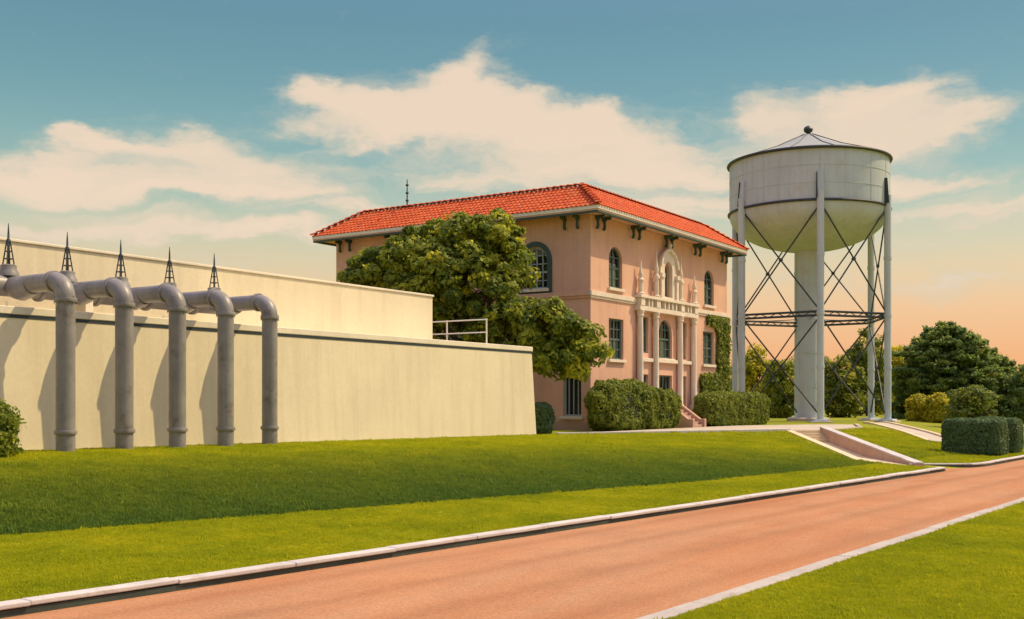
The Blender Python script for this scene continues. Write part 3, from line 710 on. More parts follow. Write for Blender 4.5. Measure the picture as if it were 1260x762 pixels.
for i, h in enumerate(left):
    if h[4]: window(LF, *h, cols=4, rows=5, fm='pale_frame', surround='green_wood', sill='trim')
    else: window(LF, *h, cols=4, rows=1 if i == 3 else 4, fm='pale_frame', blind=0)
# belt course
def band(F, a0, a1, n0, n1, z0, z1, mat, name, parent=off, bevel=.012):
    return MB().add([F(x, n, z) for z in (z0, z1) for n in (n0, n1) for x in (a0, a1)], [(0, 2, 3, 1), (4, 5, 7, 6), (0, 1, 5, 4), (2, 6, 7, 3), (0, 4, 6, 2), (1, 3, 7, 5)]).build(name, mat, parent, bevel=bevel)
band(FR, BU0 - .12, BU1 + .12, -.05, .12, 6.92, 7.16, 'trim', 'belt_course'); band(FR, BU0 - .07, BU1 + .07, -.05, .07, 6.80, 6.917, 'trim', 'belt_course')
band(LF, BV0 + .003, BV1, -.05, .12, 6.92, 7.16, 'stucco', 'belt_course'); band(LF, BV0 + .003, BV1, -.05, .07, 6.80, 6.917, 'stucco', 'belt_course')
band(LF, BV0 + .003, BV1, -.05, .06, -.5, .45, 'pink_wall', 'plinth'); band(FR, BU0 - .06, BU1 + .06, -.05, .06, -.5, .45, 'trim', 'plinth')
# eaves, fascia, roof
OV = 1.0
def slab(z0, z1, o_, mat, name, parent=off, bevel=.015):
    return MB().box(BU0 - o_, BU1 + o_, BV0 - o_, BV1 + o_, z0, z1).build(name, mat, parent, bevel=bevel)
slab(ZE + .002, ZE + .07, OV - .03, 'stucco', 'soffit')
for F_, a0, a1 in ((FR, BU0 - .97, BU1 + .97), (BK, BU0 - .97, BU1 + .97), (LF, BV0 - .80, BV1 + .80), (RT, BV0 - .80, BV1 + .80)): band(F_, a0, a1, .80, .97, ZE - .10, ZE, 'green_wood', 'eave_board')
slab(ZE + .072, ZE + .26, OV, 'white_wood', 'fascia')
slab(ZE - .12, ZE - .002, .06, 'stucco', 'frieze')
def bracket(F, c):
    prof = [(0, -.02), (.80, -.02), (.82, -.10), (.78, -.20), (.66, -.23), (.52, -.20), (.40, -.24), (.32, -.36), (.32, -.52), (.34, -.66), (.28, -.80), (.16, -.84), (.06, -.80), (.04, -.70), (.12, -.66), (.14, -.50), (.12, -.34), (0, -.20)]
    p = [F(c - .055, n * .66 + .065, ZE + z * .86) for n, z in prof]
    return MB().prism(p, F(c + .055, 0, 0) - F(c - .055, 0, 0)).build('bracket', 'green_wood', off, bevel=.012)
for c in (49.75, 53.75, 57.9, 61.95, 66.1):
    for d in (-.36, .36): bracket(FR, c + d)
for c in (28.55, 32.5, 36.4, 40.3, 44.05):
    for d in (-.38, .38): bracket(LF, c + d)
INS, ZR0, ZR1 = 2.2, ZE + .26, 12.86
ro = slab(ZR1 - .12, ZR1 - .02, OV - INS - .05, 'dark_room', 'roof')
mb = MB()
e0 = [(BU0 - OV, BV0 - OV, ZR0), (BU1 + OV, BV0 - OV, ZR0), (BU1 + OV, BV1 + OV, ZR0), (BU0 - OV, BV1 + OV, ZR0)]
i0 = [(BU0 - OV + INS, BV0 - OV + INS, ZR1), (BU1 + OV - INS, BV0 - OV + INS, ZR1), (BU1 + OV - INS, BV1 + OV - INS, ZR1), (BU0 - OV + INS, BV1 + OV - INS, ZR1)]
mb.add(e0 + i0, [(i, (i + 1) % 4, 4 + (i + 1) % 4, 4 + i) for i in range(4)]).build('roof_deck', 'tile', ro, tint=True)
tiles = MB()
def barrel(p, d, up, nrm, ln, w, lift, tint):
    """one barrel tile: p lower end, d uphill, up = across, nrm = outward"""
    seg = 4; vs = []
    for q, (k, ww) in enumerate(((0, w), (ln, w * .82))):
        for j in range(seg + 1):
            a_ = math.pi * j / seg
            vs.append(p + d * k + up * (math.cos(a_) * ww) + nrm * (math.sin(a_) * ww * .48 + (lift if q == 0 else 0.0)))
    fs = [(j, j + 1, seg + 2 + j, seg + 1 + j) for j in range(seg)] + [tuple(range(seg, -1, -1))]
    tiles.add(vs, fs, tint)
def slope(c0, c1):
    c0, c1 = Vector(c0), Vector(c1); L = (c1 - c0).length; al = (c1 - c0).normalized()
    inn = Vector((-al.y, al.x, 0)); d = (inn * INS + Vector((0, 0, ZR1 - ZR0))); SL = d.length; d.normalize(); nrm = al.cross(d)
    if nrm.z < 0: nrm = -nrm
    nc = int(L / .27); rows = 8
    for i in range(nc):
        x = (i + .5) * L / nc
        for j in range(rows):
            s = -.05 + j * SL / rows; hor = max(s, 0) * INS / SL
            if x < hor - .05 or x > L - hor + .05: continue
            barrel(c0 + al * (x + random.uniform(-.008, .008)) + d * s, d, al, nrm, SL / rows * 1.12, .105, .022 + random.uniform(0, .012), random.random())
for i in range(4): slope(e0[i], e0[(i + 1) % 4])
for i in range(4):
    a_, b_ = Vector(e0[i]), Vector(i0[i]); d = (b_ - a_); n = 9; L = d.length; d.normalize(); up = d.cross(Vector((0, 0, 1))).normalized(); nr_ = up.cross(d); nr_ = nr_ if nr_.z > 0 else -nr_
    for k in range(n): barrel(a_ + d * (L * k / n - .05) + nr_ * .06, d, up, nr_, L / n * 1.1, .17, .06, random.random())
    a_, b_ = Vector(i0[i]), Vector(i0[(i + 1) % 4]); d = (b_ - a_); L = d.length; d.normalize(); n = int(L / .42); up = d.cross(Vector((0, 0, 1))).normalized(); nr_ = Vector((0, 0, 1))
    for k in range(n): barrel(a_ + d * (L * k / n) + nr_ * .03, d, up, nr_, L / n * 1.1, .16, .045, random.random())
tag(tiles.build('roof_tile', 'tile', ro, tint=True, smooth=True, recalc=False, angle=60), kind='stuff')

# --- portal
por = 'trim'
CU = [54.2, 56.15, 59.4, 61.35]
for i, c in enumerate(CU):
    v = BV0 - .20
    cz = 1.05
    mb = MB().lathe((c, v, 0), [(.0, cz), (.27, cz), (.27, cz + .14), (.23, cz + .22), (.175, cz + .30), (.178, 3.6), (.168, 5.2), (.155, 6.16), (.21, 6.2), (.21, 6.24), (.185, 6.28), (.24, 6.46), (.24, 6.498), (0, 6.498)], 20)
    mb.box(c - .30, c + .30, BV0 - .48, BV0 - .001, -.4, cz - .002)
    mb.build('column', por, off, smooth=True)
    # block over the column and a finial
    band(FR, c - .24, c + .24, .0, .40, 6.752, 7.18, por, 'pedestal')
    zt_ = (9.25, 10.05, 10.05, 9.1)[i]; zb = 7.342
    h = zt_ - zb
    mb = MB().lathe((c, BV0 - .23, zb), [(.0, 0), (.22, 0), (.22, .10), (.14, .16), (.13, .38 * h), (.20, .40 * h), (.20, .44 * h), (.10, .50 * h), (.15, .58 * h), (.10, .66 * h), (.06, .74 * h), (.035, .97 * h), (0, h)], 14)
    mb.build('finial', por, off, smooth=True)
band(FR, CU[0] - .32, CU[3] + .32, .0, .38, 6.50, 6.748, por, 'entablature')
band(FR, CU[0] - .38, CU[3] + .38, .0, .46, 7.184, 7.34, por, 'cornice')
for a0, a1 in ((CU[0], CU[1]), (CU[1], CU[2]), (CU[2], CU[3])):
    n = 3 if a1 - a0 < 2.5 else 5
    for k in range(1, n):
        x = a0 + .36 + (a1 - a0 - .72) * k / n
        band(FR, x - .08, x + .08, .22, .38, 6.75, 7.182, por, 'baluster')
    band(FR, a0 + .3, a1 - .3, .0, .20, 3.70, 3.90, por, 'sill_band')
# aedicule over the middle
zc0, zc1 = 7.342, 10.15
ou = outline(56.72, 58.88, zc0, zc1, True); inn_ = outline(57.3, 58.3, zc0 + .15, 9.55, True)
ring(FR, ou, inn_, .0, .22).build('aedicule', por, off, bevel=.02)
mb = MB(); ka = np.linspace(0.08, math.pi - .08, 20)
for n_ in (.222, .36):
    for r_ in (1.04, 1.2): mb.v += [tuple(FR(57.8 + r_ * math.cos(q), n_, 9.08 + r_ * math.sin(q))) for q in ka]
for i in range(19):
    for a_, b_ in ((0, 20), (60, 40), (40, 0), (20, 60)): mb.f.append((a_ + i, a_ + i + 1, b_ + i + 1, b_ + i)); mb.t.append(.5)
mb.f += [(0, 20, 60, 40), (19, 59, 79, 39)]; mb.t += [.5, .5]
mb.build('arch_hood', por, off, bevel=.012)
for c in (56.78, 58.82): band(FR, c - .2, c + .2, .222, .40, 8.55, 8.80, por, 'capital'); band(FR, c - .13, c + .13, .222, .33, 7.345, 8.547, por, 'pilaster')
MB().lathe((57.8, BV0 - .28, 10.26), [(.0, 0), (.16, 0), (.10, .10), (.17, .22), (.09, .34), (0, .46)], 12).build('finial', por, off, smooth=True)
# stairs
for k in range(7):
    MB().box(57.25, 58.55, 25.5 + .23 * k, 25.5 + .23 * (k + 1) + (.0 if k < 6 else .38), -.3, .17 * (k + 1)).build('stair_step', 'brick_step', off, bevel=.012)
for c in (57.1, 58.7):
    MB().add([Vector((c + s * .14, v, z)) for s in (-1, 1) for v, z in ((25.4, -.3), (27.46, -.3), (27.46, 1.4), (27.0, 1.4), (25.7, .5), (25.4, .5))],
             [(0, 1, 2, 3, 4, 5), (11, 10, 9, 8, 7, 6)] + [(i, (i + 1) % 6, 6 + (i + 1) % 6, 6 + i) for i in range(6)]).build('stair_cheek', 'brick_step', off, bevel=.02)
# downpipe on the right corner of the front
MB().tube([(66.7, BV0 - .12, .0), (66.7, BV0 - .12, 6.7)], .06, 8).build('downpipe', 'green_wood', off, smooth=True)

p = on_u(501, 253, 50.35)
o = empty('lightning_mast', (50.35, p.y, ZR1), 'thin dark mast with small knobs standing on the red roof', 'mast')
zt_ = on_u(501, 221, 50.35).z
MB().tube([(50.35, p.y, ZR1 - .06), (50.35, p.y, zt_)], [.045, .025], 8).build('pole', 'dark_iron', o, smooth=True)
for k in (.25, .52, .8): MB().lathe((50.35, p.y, ZR1 + (zt_ - ZR1) * k), [(0, -.07), (.08, -.05), (.10, 0), (.08, .05), (0, .07)], 10).build('knob', 'dark_iron', o, smooth=True)
MB().box(50.15, 50.55, p.y - .2, p.y + .2, ZR1 - .08, ZR1 + .1).build('base', 'dark_iron', o)

# ================================================================== WATER TOWER
TC = at_depth(994.5, HOR, 84.0); TC.z = 0; TR = 5.92
tw = empty('water_tower', TC, 'silver water tower with round-bottomed tank on six braced legs', 'water tower')
th0 = math.atan2(-TC.y, -TC.x) + R(8)
ZB, ZC, ZA = 15.9, 19.65, 21.9
prof = [(TR, ZB)] + [(TR, z) for z in np.linspace(ZB, ZC, 5)[1:]]
MB().lathe(TC, prof, 96).build('tank_shell', 'steel', tw, smooth=True)
MB().lathe(TC, [(TR * math.cos(a_), ZB - .004 - 2.95 * math.sin(a_)) for a_ in np.linspace(0, math.pi / 2 * .93, 18)], 96).build('tank_bowl', 'steel', tw, smooth=True)
rf = MB().lathe(TC, [(TR + .12, ZC + .004), (TR + .12, ZC + .05), (TR * .55, ZC + (ZA - ZC) * .44), (.35, ZA), (0, ZA + .02)], 96).build('tank_roof', 'roof_steel', tw, smooth=True, angle=20)
MB().lathe(TC, [(0, ZA), (.18, ZA), (.14, ZA + .14), (.30, ZA + .24), (.36, ZA + .42), (.28, ZA + .60), (.1, ZA + .7), (0, ZA + .72)], 16).build('finial', 'steel_dark', rf, smooth=True)
for k in range(12):
    a_ = 2 * math.pi * k / 12 + .1; c_, s_ = math.cos(a_), math.sin(a_)
    MB().tube([TC + Vector((c_ * r_, s_ * r_, z + .03)) for r_, z in ((TR + .1, ZC + .05), (TR * .55, ZC + (ZA - ZC) * .44), (.4, ZA))], .03, 6).build('roof_rib', 'steel_dark', rf)
def torus(r, z, rad, name, mat):
    MB().tube([TC + Vector((r * math.cos(a_), r * math.sin(a_), z)) for a_ in np.linspace(0, 2 * math.pi, 97)], rad, 8, False).build(name, mat, tw, smooth=True)
torus(TR + .10, ZC, .11, 'top_rim', 'steel_dark'); torus(TR + .06, ZB, .10, 'bowl_seam', 'steel_dark')
for z in (ZB + 1.25, ZB + 2.5): torus(TR + .004, z, .02, 'plate_seam', 'steel')
for k in range(18):
    a_ = 2 * math.pi * (k + .3) / 18
    MB().tube([TC + Vector(((TR + .004) * math.cos(a_), (TR + .004) * math.sin(a_), z)) for z in (ZB + .05, ZC - .05)], .016, 6, False).build('plate_seam', 'steel', tw)
MB().lathe(TC, [(.79, -.3), (.79, 13.05), (1.0, 13.2), (1.3, 13.5)], 40).build('riser', 'steel', tw, smooth=True)
for z in (2.6, 5.2, 7.8, 10.4): MB().lathe(TC, [(.79, z - .05), (.82, z - .05), (.82, z + .05), (.79, z + .05)], 40).build('riser_band', 'steel', tw, smooth=True)
MB().lathe(TC, [(0, .28), (1.5, .28), (1.6, .2), (1.6, -.4)], 32).build('riser_footing', 'path', tw, smooth=True, angle=30)
LR = TR - .02
legp = [TC + Vector((math.cos(th0 + k * math.pi / 3), math.sin(th0 + k * math.pi / 3), 0)) * LR for k in range(6)]
for k, p in enumerate(legp):
    rd = (p - TC).normalized(); tg = Vector((-rd.y, rd.x, 0))
    q = p + rd * .16
    mb = MB()
    lg = MB().tube([q + Vector((0, 0, .1)), q + Vector((0, 0, 16.6))], .255, 20).build('leg', 'steel', tw, smooth=True)
    b4 = lambda w0, w1, n0, n1, z: [q + tg * w0 + rd * n0 + Vector((0, 0, z)), q + tg * w1 + rd * n0 + Vector((0, 0, z)), q + tg * w1 + rd * n1 + Vector((0, 0, z)), q + tg * w0 + rd * n1 + Vector((0, 0, z))]
    MB().hexa(b4(-.27, .27, -.25, .10, 16.4), b4(-.22, .22, -.2, -.03, 17.9)).build('gusset', 'steel', lg, bevel=.02)
    MB().hexa(b4(-.30, -.24, -.2, .2, 16.0), b4(-.27, -.225, -.2, .06, 17.85)).build('gusset_plate', 'steel_dark', lg)
    MB().hexa(b4(-.55, .55, -.55, .55, .10), b4(-.5, .5, -.5, .5, .22)).build('base_plate', 'steel', lg, bevel=.02)
    MB().hexa(b4(-.85, .85, -.85, .85, -.5), b4(-.75, .75, -.75, .75, .098)).build('footing', 'path', lg, bevel=.03)
    for z in (4.0, 7.8, 12.0): MB().tube([q + Vector((0, 0, z - .12)), q + Vector((0, 0, z + .12))], .29, 20).build('splice_collar', 'steel', lg, smooth=True)
GZ = 7.8
for k in range(6):
    p, q = legp[k], legp[(k + 1) % 6]
    for p_, q_ in ((p, q),):
        up = Vector((0, 0, 1)); d = (q_ - p_).normalized(); n_ = d.cross(up)
        for dz in (-.14, .14): MB().tube([p_ + up * (GZ + dz), q_ + up * (GZ + dz)], .085, 8).build('girt', 'steel_dark', tw)
        nn = 9; mb = MB()
        for i in range(nn):
            a_, b_ = p_ + (q_ - p_) * (i / nn), p_ + (q_ - p_) * ((i + 1) / nn); s = 1 if i % 2 else -1
            mb.tube([a_ + up * (GZ - .14 * s), b_ + up * (GZ + .14 * s)], .03, 5)
        mb.build('girt_lacing', 'steel_dark', tw)
        for z0, z1 in ((.5, GZ - .2), (GZ + .2, 15.6)):
            MB().tube([p_ + up * z0, q_ + up * z1], .058, 7).build('tie_rod', 'steel_dark', tw); MB().tube([q_ + up * z0 + n_ * .08, p_ + up * z1 + n_ * .08], .058, 7).build('tie_rod', 'steel_dark', tw)
            c_ = (p_ + q_) / 2 + up * ((z0 + z1) / 2); MB().tube([c_ - n_ * .06, c_ + n_ * .14], .13, 10).build('turnbuckle', 'steel_dark', tw)
for p in legp[::2]:
    MB().tube([TC + (p - TC).normalized() * .85 + Vector((0, 0, GZ)), p + Vector((0, 0, GZ))], .03, 6).build('radial_rod', 'steel_dark', tw)

# ================================================================== FOLIAGE
def leaves(name, P, Nn, size, mat, parent=None, asp=.6, tint=None, droop=.0, kind=None):
    """P points, Nn outward normals: one folded leaf (two triangles) at each"""
    n = len(P); P = np.asarray(P, float); Nn = np.asarray(Nn, float)
    sz = size * rng.uniform(.6, 1.35, n)[:, None]
    nn = Nn + rng.normal(0, .55, (n, 3)); nn /= np.linalg.norm(nn, axis=1)[:, None] + 1e-9
    t1 = np.cross(nn, rng.normal(0, 1, (n, 3))); t1 /= np.linalg.norm(t1, axis=1)[:, None] + 1e-9
    t1[:, 2] -= droop; t2 = np.cross(nn, t1)
    v = np.empty((n, 4, 3))
    v[:, 0] = P - t1 * sz; v[:, 1] = P + t2 * sz * asp - nn * sz * .15; v[:, 2] = P + t1 * sz; v[:, 3] = P - t2 * sz * asp - nn * sz * .15
    off_ = np.array(root_loc(parent)) if parent is not None else np.zeros(3)
    v = (v - off_).reshape(-1, 3)
    me = bpy.data.meshes.new(name); me.vertices.add(4 * n); me.vertices.foreach_set('co', v.ravel().astype(np.float32))
    me.loops.add(6 * n); me.polygons.add(2 * n)
    b_ = np.arange(n)[:, None] * 4
    me.loops.foreach_set('vertex_index', (b_ + np.array([0, 1, 2, 0, 2, 3])).ravel().astype(np.int32))
    me.polygons.foreach_set('loop_start', (np.arange(2 * n) * 3).astype(np.int32))
    me.update(calc_edges=True); me.validate()
    a_ = me.attributes.new('tint', 'FLOAT', 'FACE')
    tt = np.clip(tint if tint is not None else rng.beta(2, 2.4, n), 0, 1); a_.data.foreach_set('value', np.repeat(tt, 2).astype(np.float32))
    me.materials.append(M[mat]); o = bpy.data.objects.new(name, me); col.objects.link(o)
    if parent is not None: o.parent = parent
    if kind: o['kind'] = kind
    return o
def sphere_dirs(n, up_bias=0.0):
    d = rng.normal(0, 1, (n, 3)); d[:, 2] += up_bias; return d / np.linalg.norm(d, axis=1)[:, None]
def lobe_points(c, r, nclump, nleaf, cr, low=-.55):
    """leaf clumps over the surface of an ellipsoid lobe"""
    c = np.asarray(c, float); r = np.asarray(r, float) * np.ones(3)
    P, Nn, T = [], [], []
    d = sphere_dirs(nclump, .25); d = d[d[:, 2] > low]
    for k in d:
        cc = c + k * r * rng.uniform(.62, 1.03); s = cr * rng.uniform(.55, 1.3)
        q = sphere_dirs(nleaf, .2); rad = rng.uniform(.35, 1.0, nleaf) ** .6
        P.append(cc + q * rad[:, None] * np.array([s, s, s * .72])); Nn.append(q * .7 + k * .5 + np.array([0, 0, .35]))
        T.append(np.clip(rng.normal(.42, .16, nleaf) + rng.normal(0, .16), 0, 1))
    return np.concatenate(P), np.concatenate(Nn), np.concatenate(T)
def limb(mb, a, b, r0, r1, wob=.12, n=6):
    a, b = Vector(a), Vector(b); pts = []
    for i in range(n + 1):
        k = i / n; p = a.lerp(b, k) + Vector((random.uniform(-1, 1), random.uniform(-1, 1), random.uniform(-.4, .4))) * wob * (0 if i in (0, n) else 1); pts.append(p)
    mb.tube(pts, [r0 + (r1 - r0) * i / n for i in range(n + 1)], 8)
def tree(name, base, lobes, label, leaf, mat, cat='tree', group=None, nclump=26, nleaf=70, cr=.55, trunk_r=.28, asp=.6, low=-.55):
    o = empty(name, base, label, cat, group)
    base = Vector(base); mb = MB()
    cen = sum((Vector(l[0]) for l in lobes), Vector()) / len(lobes); fork = base.lerp(Vector((cen.x, cen.y, cen.z)), .45); fork.x = base.x * .7 + cen.x * .3; fork.y = base.y * .7 + cen.y * .3
    limb(mb, base - Vector((0, 0, .3)), fork, trunk_r * 1.25, trunk_r * .8, .08)
    P, Nn, T = [], [], []
    for c, r in lobes:
        limb(mb, fork, c, trunk_r * .55, trunk_r * .14, .22)
        rr = np.asarray(r, float) * np.ones(3)
        for _ in range(4):
            d = Vector(sphere_dirs(1)[0]) ; limb(mb, c, Vector(c) + Vector((d.x * rr[0], d.y * rr[1], abs(d.z) * rr[2])) * .8, trunk_r * .16, .02, .1, 4)
        p_, n_, t_ = lobe_points(c, r, int(nclump * max(.5, (rr.mean() / 1.6)) ** 1.4) + 4, nleaf, cr, low); P.append(p_); Nn.append(n_); T.append(t_)
    mb.build('trunk', 'bark', o, smooth=True, recalc=False)
    leaves('crown', np.concatenate(P), np.concatenate(Nn), leaf, mat, o, asp, np.concatenate(T))
    return o

# --- big tree in the gap between reservoir and office
def L(px, py, d, r): return (at_depth(px, py, d), r)
tree('shade_tree', (44.3, 30.2, 0), [
    L(470, 335, 53.5, (1.6, 1.6, 1.2)), L(515, 318, 53, (1.7, 1.7, 1.5)), L(560, 300, 53.5, (1.6, 1.6, 1.4)), L(602, 298, 53, (1.6, 1.6, 1.5)),
    L(622, 330, 52.5, (1.4, 1.4, 1.4)), L(565, 345, 52, (2.0, 2.0, 1.7)), L(520, 362, 52.5, (1.8, 1.8, 1.5)), L(600, 372, 52, (1.9, 1.9, 1.6)),
    L(640, 405, 51, (1.7, 1.7, 1.3)), L(672, 402, 50.5, (1.5, 1.5, 1.1)), L(698, 420, 50.5, (1.3, 1.3, 1.1)), L(722, 436, 50.5, (.9, .9, .65)),
    L(668, 436, 51, (1.6, 1.6, 1.1)), L(560, 400, 53, (1.8, 1.8, 1.5)), L(450, 342, 53.5, (1.0, 1.0, .7)), L(540, 330, 55, (2.2, 2.2, 2.0)), L(690, 448, 50.5, (1.2, 1.2, .8)), L(615, 425, 52, (1.8, 1.8, 1.4))],
    'large spreading green shade tree between the reservoir and the office building', .145, 'leaf_tree', nclump=34, nleaf=85, cr=.55, trunk_r=.34, low=-.8)

# --- hedges and clipped shrubs
def hedge(name, label, boxes, leaf, mat, dens=420, group=None, cat='hedge', rough=.10, p=4.0, bumps=.12, zoff=None):
    c0 = np.mean([[(b[0] + b[1]) / 2, (b[2] + b[3]) / 2, b[4]] for b in boxes], axis=0)
    o = empty(name, tuple(c0), label, cat, group)
    P, Nn, T = [], [], []
    mb = MB()
    for x0, x1, y0, y1, z0, z1 in boxes:
        c = np.array([(x0 + x1) / 2, (y0 + y1) / 2, (z0 + z1) / 2]); h = np.array([(x1 - x0) / 2, (y1 - y0) / 2, (z1 - z0) / 2])
        area = 8 * (h[0] * h[1] + h[1] * h[2] + h[0] * h[2]); n = int(area * dens)
        # points on a superellipsoid
        d = rng.uniform(-1, 1, (n * 3, 3)); m_ = np.max(np.abs(d), axis=1)[:, None]; d = d / m_
        w = np.array([h[1] * h[2], h[0] * h[2], h[0] * h[1]]); ax = rng.choice(3, len(d), p=w / w.sum())
        d = rng.uniform(-1, 1, (len(d), 3)); d[np.arange(len(d)), ax] = np.sign(rng.uniform(-1, 1, len(d)))
        d = d / (np.sum(np.abs(d) ** p, axis=1) ** (1 / p))[:, None]
        keep = d[:, 2] > -.96; d = d[keep][:n]
        nrm = np.sign(d) * np.abs(d) ** (p - 1) / h; nrm /= np.linalg.norm(nrm, axis=1)[:, None]
        pos = c + d * h
        bump = np.array([noise.noise(Vector(q) * 1.6) + .5 * noise.noise(Vector(q) * 4.) for q in pos]) * bumps
        pos = pos + nrm * (bump - np.abs(rng.normal(0, rough, len(pos))))[:, None]
        P.append(pos); Nn.append(nrm); T.append(np.clip(rng.normal(.45, .18, len(pos)) + bump * .6, 0, 1))
        # twiggy core so one cannot look straight through
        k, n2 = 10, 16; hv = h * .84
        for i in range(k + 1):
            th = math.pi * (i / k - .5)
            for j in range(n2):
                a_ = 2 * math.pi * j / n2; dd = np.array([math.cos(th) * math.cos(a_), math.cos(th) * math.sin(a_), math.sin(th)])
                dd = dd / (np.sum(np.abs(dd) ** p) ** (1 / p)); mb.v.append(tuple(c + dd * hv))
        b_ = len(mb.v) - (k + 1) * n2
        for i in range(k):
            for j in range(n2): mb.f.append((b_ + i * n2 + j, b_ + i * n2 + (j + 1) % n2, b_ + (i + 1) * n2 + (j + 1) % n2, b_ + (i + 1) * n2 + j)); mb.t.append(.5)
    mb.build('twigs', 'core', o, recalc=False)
    leaves('foliage', np.concatenate(P), np.concatenate(Nn), leaf, mat, o, .6, np.concatenate(T))
    return o
hedge('hedge', 'rounded green hedge at the office corner left of the entrance stairs', [(46.7, 53.4, 25.35, 26.9, -.1, 2.55), (51.5, 56.1, 25.4, 26.9, -.1, 2.15)], .085, 'leaf_hedge', 330, 'hedges along the office front', p=3.0, bumps=.22)
hedge('hedge', 'flat topped green hedge right of the entrance stairs towards the tower', [(59.6, 69.6, 25.3, 26.9, -.1, 2.05)], .085, 'leaf_hedge', 330, 'hedges along the office front', p=5.0, bumps=.14)
hedge('shrub', 'small dark rounded shrub at the right end of the reservoir wall', [(41.6, 42.75, 25.7, 26.9, -.1, 1.45)], .08, 'leaf_dark', 420, cat='shrub', p=3.2, bumps=.1)
hedge('clipped_hedge', 'large dark box-clipped hedge by the road at right', [(49.6, 51.9, 8.2, 10.65, -.95, .73)], .06, 'leaf_dark', 900, 'clipped hedges by the road', p=7, bumps=.07, rough=.05)
hedge('clipped_hedge', 'narrower dark clipped hedge at far right, behind the large one', [(52.6, 54.4, 8.0, 9.9, -.95, .76)], .06, 'leaf_dark', 800, 'clipped hedges by the road', p=6, bumps=.07, rough=.05)

# --- bush at the left edge before the wall
tree('bush', (13.9, 23.1, .2), [(Vector((13.85, 23.2, .62)), (.5, .5, .45)), (Vector((14.1, 23.0, 1.05)), (.32, .32, .28)), (Vector((13.75, 23.3, 1.4)), (.42, .42, .32)), (Vector((14.15, 22.9, .55)), (.32, .32, .32)), (Vector((13.3, 23.4, 1.0)), (.6, .6, .6))],
     'leafy green bush at the left edge before the reservoir wall', .065, 'leaf_tree', 'bush', nclump=60, nleaf=70, cr=.26, trunk_r=.06, low=-.9)

# --- ivy on the right part of the front
n = 9000
Pu = []; 
while len(Pu) < n:
    u = rng.uniform(62.3, 67.1); z = rng.uniform(.4, 6.85); e_ = .5 * noise.noise(Vector((u * 1.3, z * .9, 3))) + .25 * noise.noise(Vector((u * 4, z * 4, 1)))
    ok = (u > 65.25 + e_ and z < 6.85) or (z > 6.25 + e_ * .8 and u > 63.6) or (z < 3.25 + e_ * .6 and u > 62.75 + e_)
    if ok: Pu.append((u, BV0 - .05 - abs(rng.normal(0, .09)) - .12 * max(0, noise.noise(Vector((u * 2, z * 2, 8)))), z))
iv = empty('ivy', (65.5, BV0, 0), 'green ivy climbing the right corner of the orange facade', 'ivy')
leaves('foliage', Pu, np.tile([.0, -1, .25], (len(Pu), 1)), .10, 'leaf_hedge', iv, .75)
mb = MB()
for u in (65.6, 66.1, 66.5, 64.6, 63.4): limb(mb, (u, BV0 - .05, 0), (u + random.uniform(-.4, .4), BV0 - .04, 6 if u > 65 else 3), .035, .01, .1, 8)
mb.build('stem', 'bark', iv, recalc=False)

# --- trees behind
def blob_tree(px, top, d, wpx, label, mat, leaf=.16, nclump=22, nleaf=60, cr=.7, name='background_tree', low=-.98, group='trees beyond the water tower'):
    base = at_depth(px, HOR, d); base.z = 0
    H_ = CAMZ + (HOR - top) * d / FPX; W = wpx * d / FPX / 2
    lob = []
    for k in range(9):
        a_ = 2 * math.pi * k / 6 + random.random(); zz = (.24, .62)[k % 2] * H_ + random.uniform(-.06, .06) * H_; rr = W * (.62 if zz < .5 * H_ else .5)
        lob.append((Vector((base.x + math.cos(a_) * W * .55, base.y + math.sin(a_) * W * .55, zz)), (rr * .8, rr * .8, min(rr, H_ * .26))))
    lob.append((Vector((base.x, base.y, H_ * .16)), (W * .8, W * .8, H_ * .16))); lob.append((Vector((base.x, base.y, H_ * .78)), (W * .5, W * .5, H_ * .2))); lob.append((Vector((base.x, base.y, H_ * .45)), (W * .7, W * .7, H_ * .3)))
    return tree(name, base, lob, label, leaf, mat, group=group, nclump=nclump, nleaf=nleaf, cr=cr, trunk_r=.22, low=low)
blob_tree(930, 424, 108, 58, 'bright yellow-green tree between the office and the tower column', 'leaf_yellow')
blob_tree(962, 440, 100, 56, 'dark green round tree just left of the tower column', 'leaf_back')
blob_tree(990, 432, 122, 70, 'green tree mostly hidden behind the tower column', 'leaf_back')
blob_tree(1035, 436, 104, 54, 'low green tree just right of the tower column', 'leaf_back')
blob_tree(1068, 402, 116, 56, 'tall green tree between the right tower legs', 'leaf_back', nclump=26)
blob_tree(1098, 420, 128, 60, 'pale green tree behind the rightmost tower leg', 'leaf_yellow')
blob_tree(1262, 450, 92, 62, 'dark green tree cut by the right edge of the picture', 'leaf_cedar')
blob_tree(1195, 474, 74, 64, 'mound of yellow-green shrub rising behind the clipped hedge', 'leaf_hedge', leaf=.10, cr=.4, name='shrub', low=-.95, group=None)
blob_tree(1130, 487, 84, 28, 'small yellow shrub before the conifer, the left of two', 'leaf_yellow', leaf=.10, cr=.35, nclump=40, name='shrub', low=-.95, group='small yellow shrubs before the conifer')
blob_tree(1155, 485, 82, 28, 'small yellow shrub before the conifer, the right of two', 'leaf_yellow', leaf=.10, cr=.35, nclump=40, name='shrub', low=-.95, group='small yellow shrubs before the conifer')
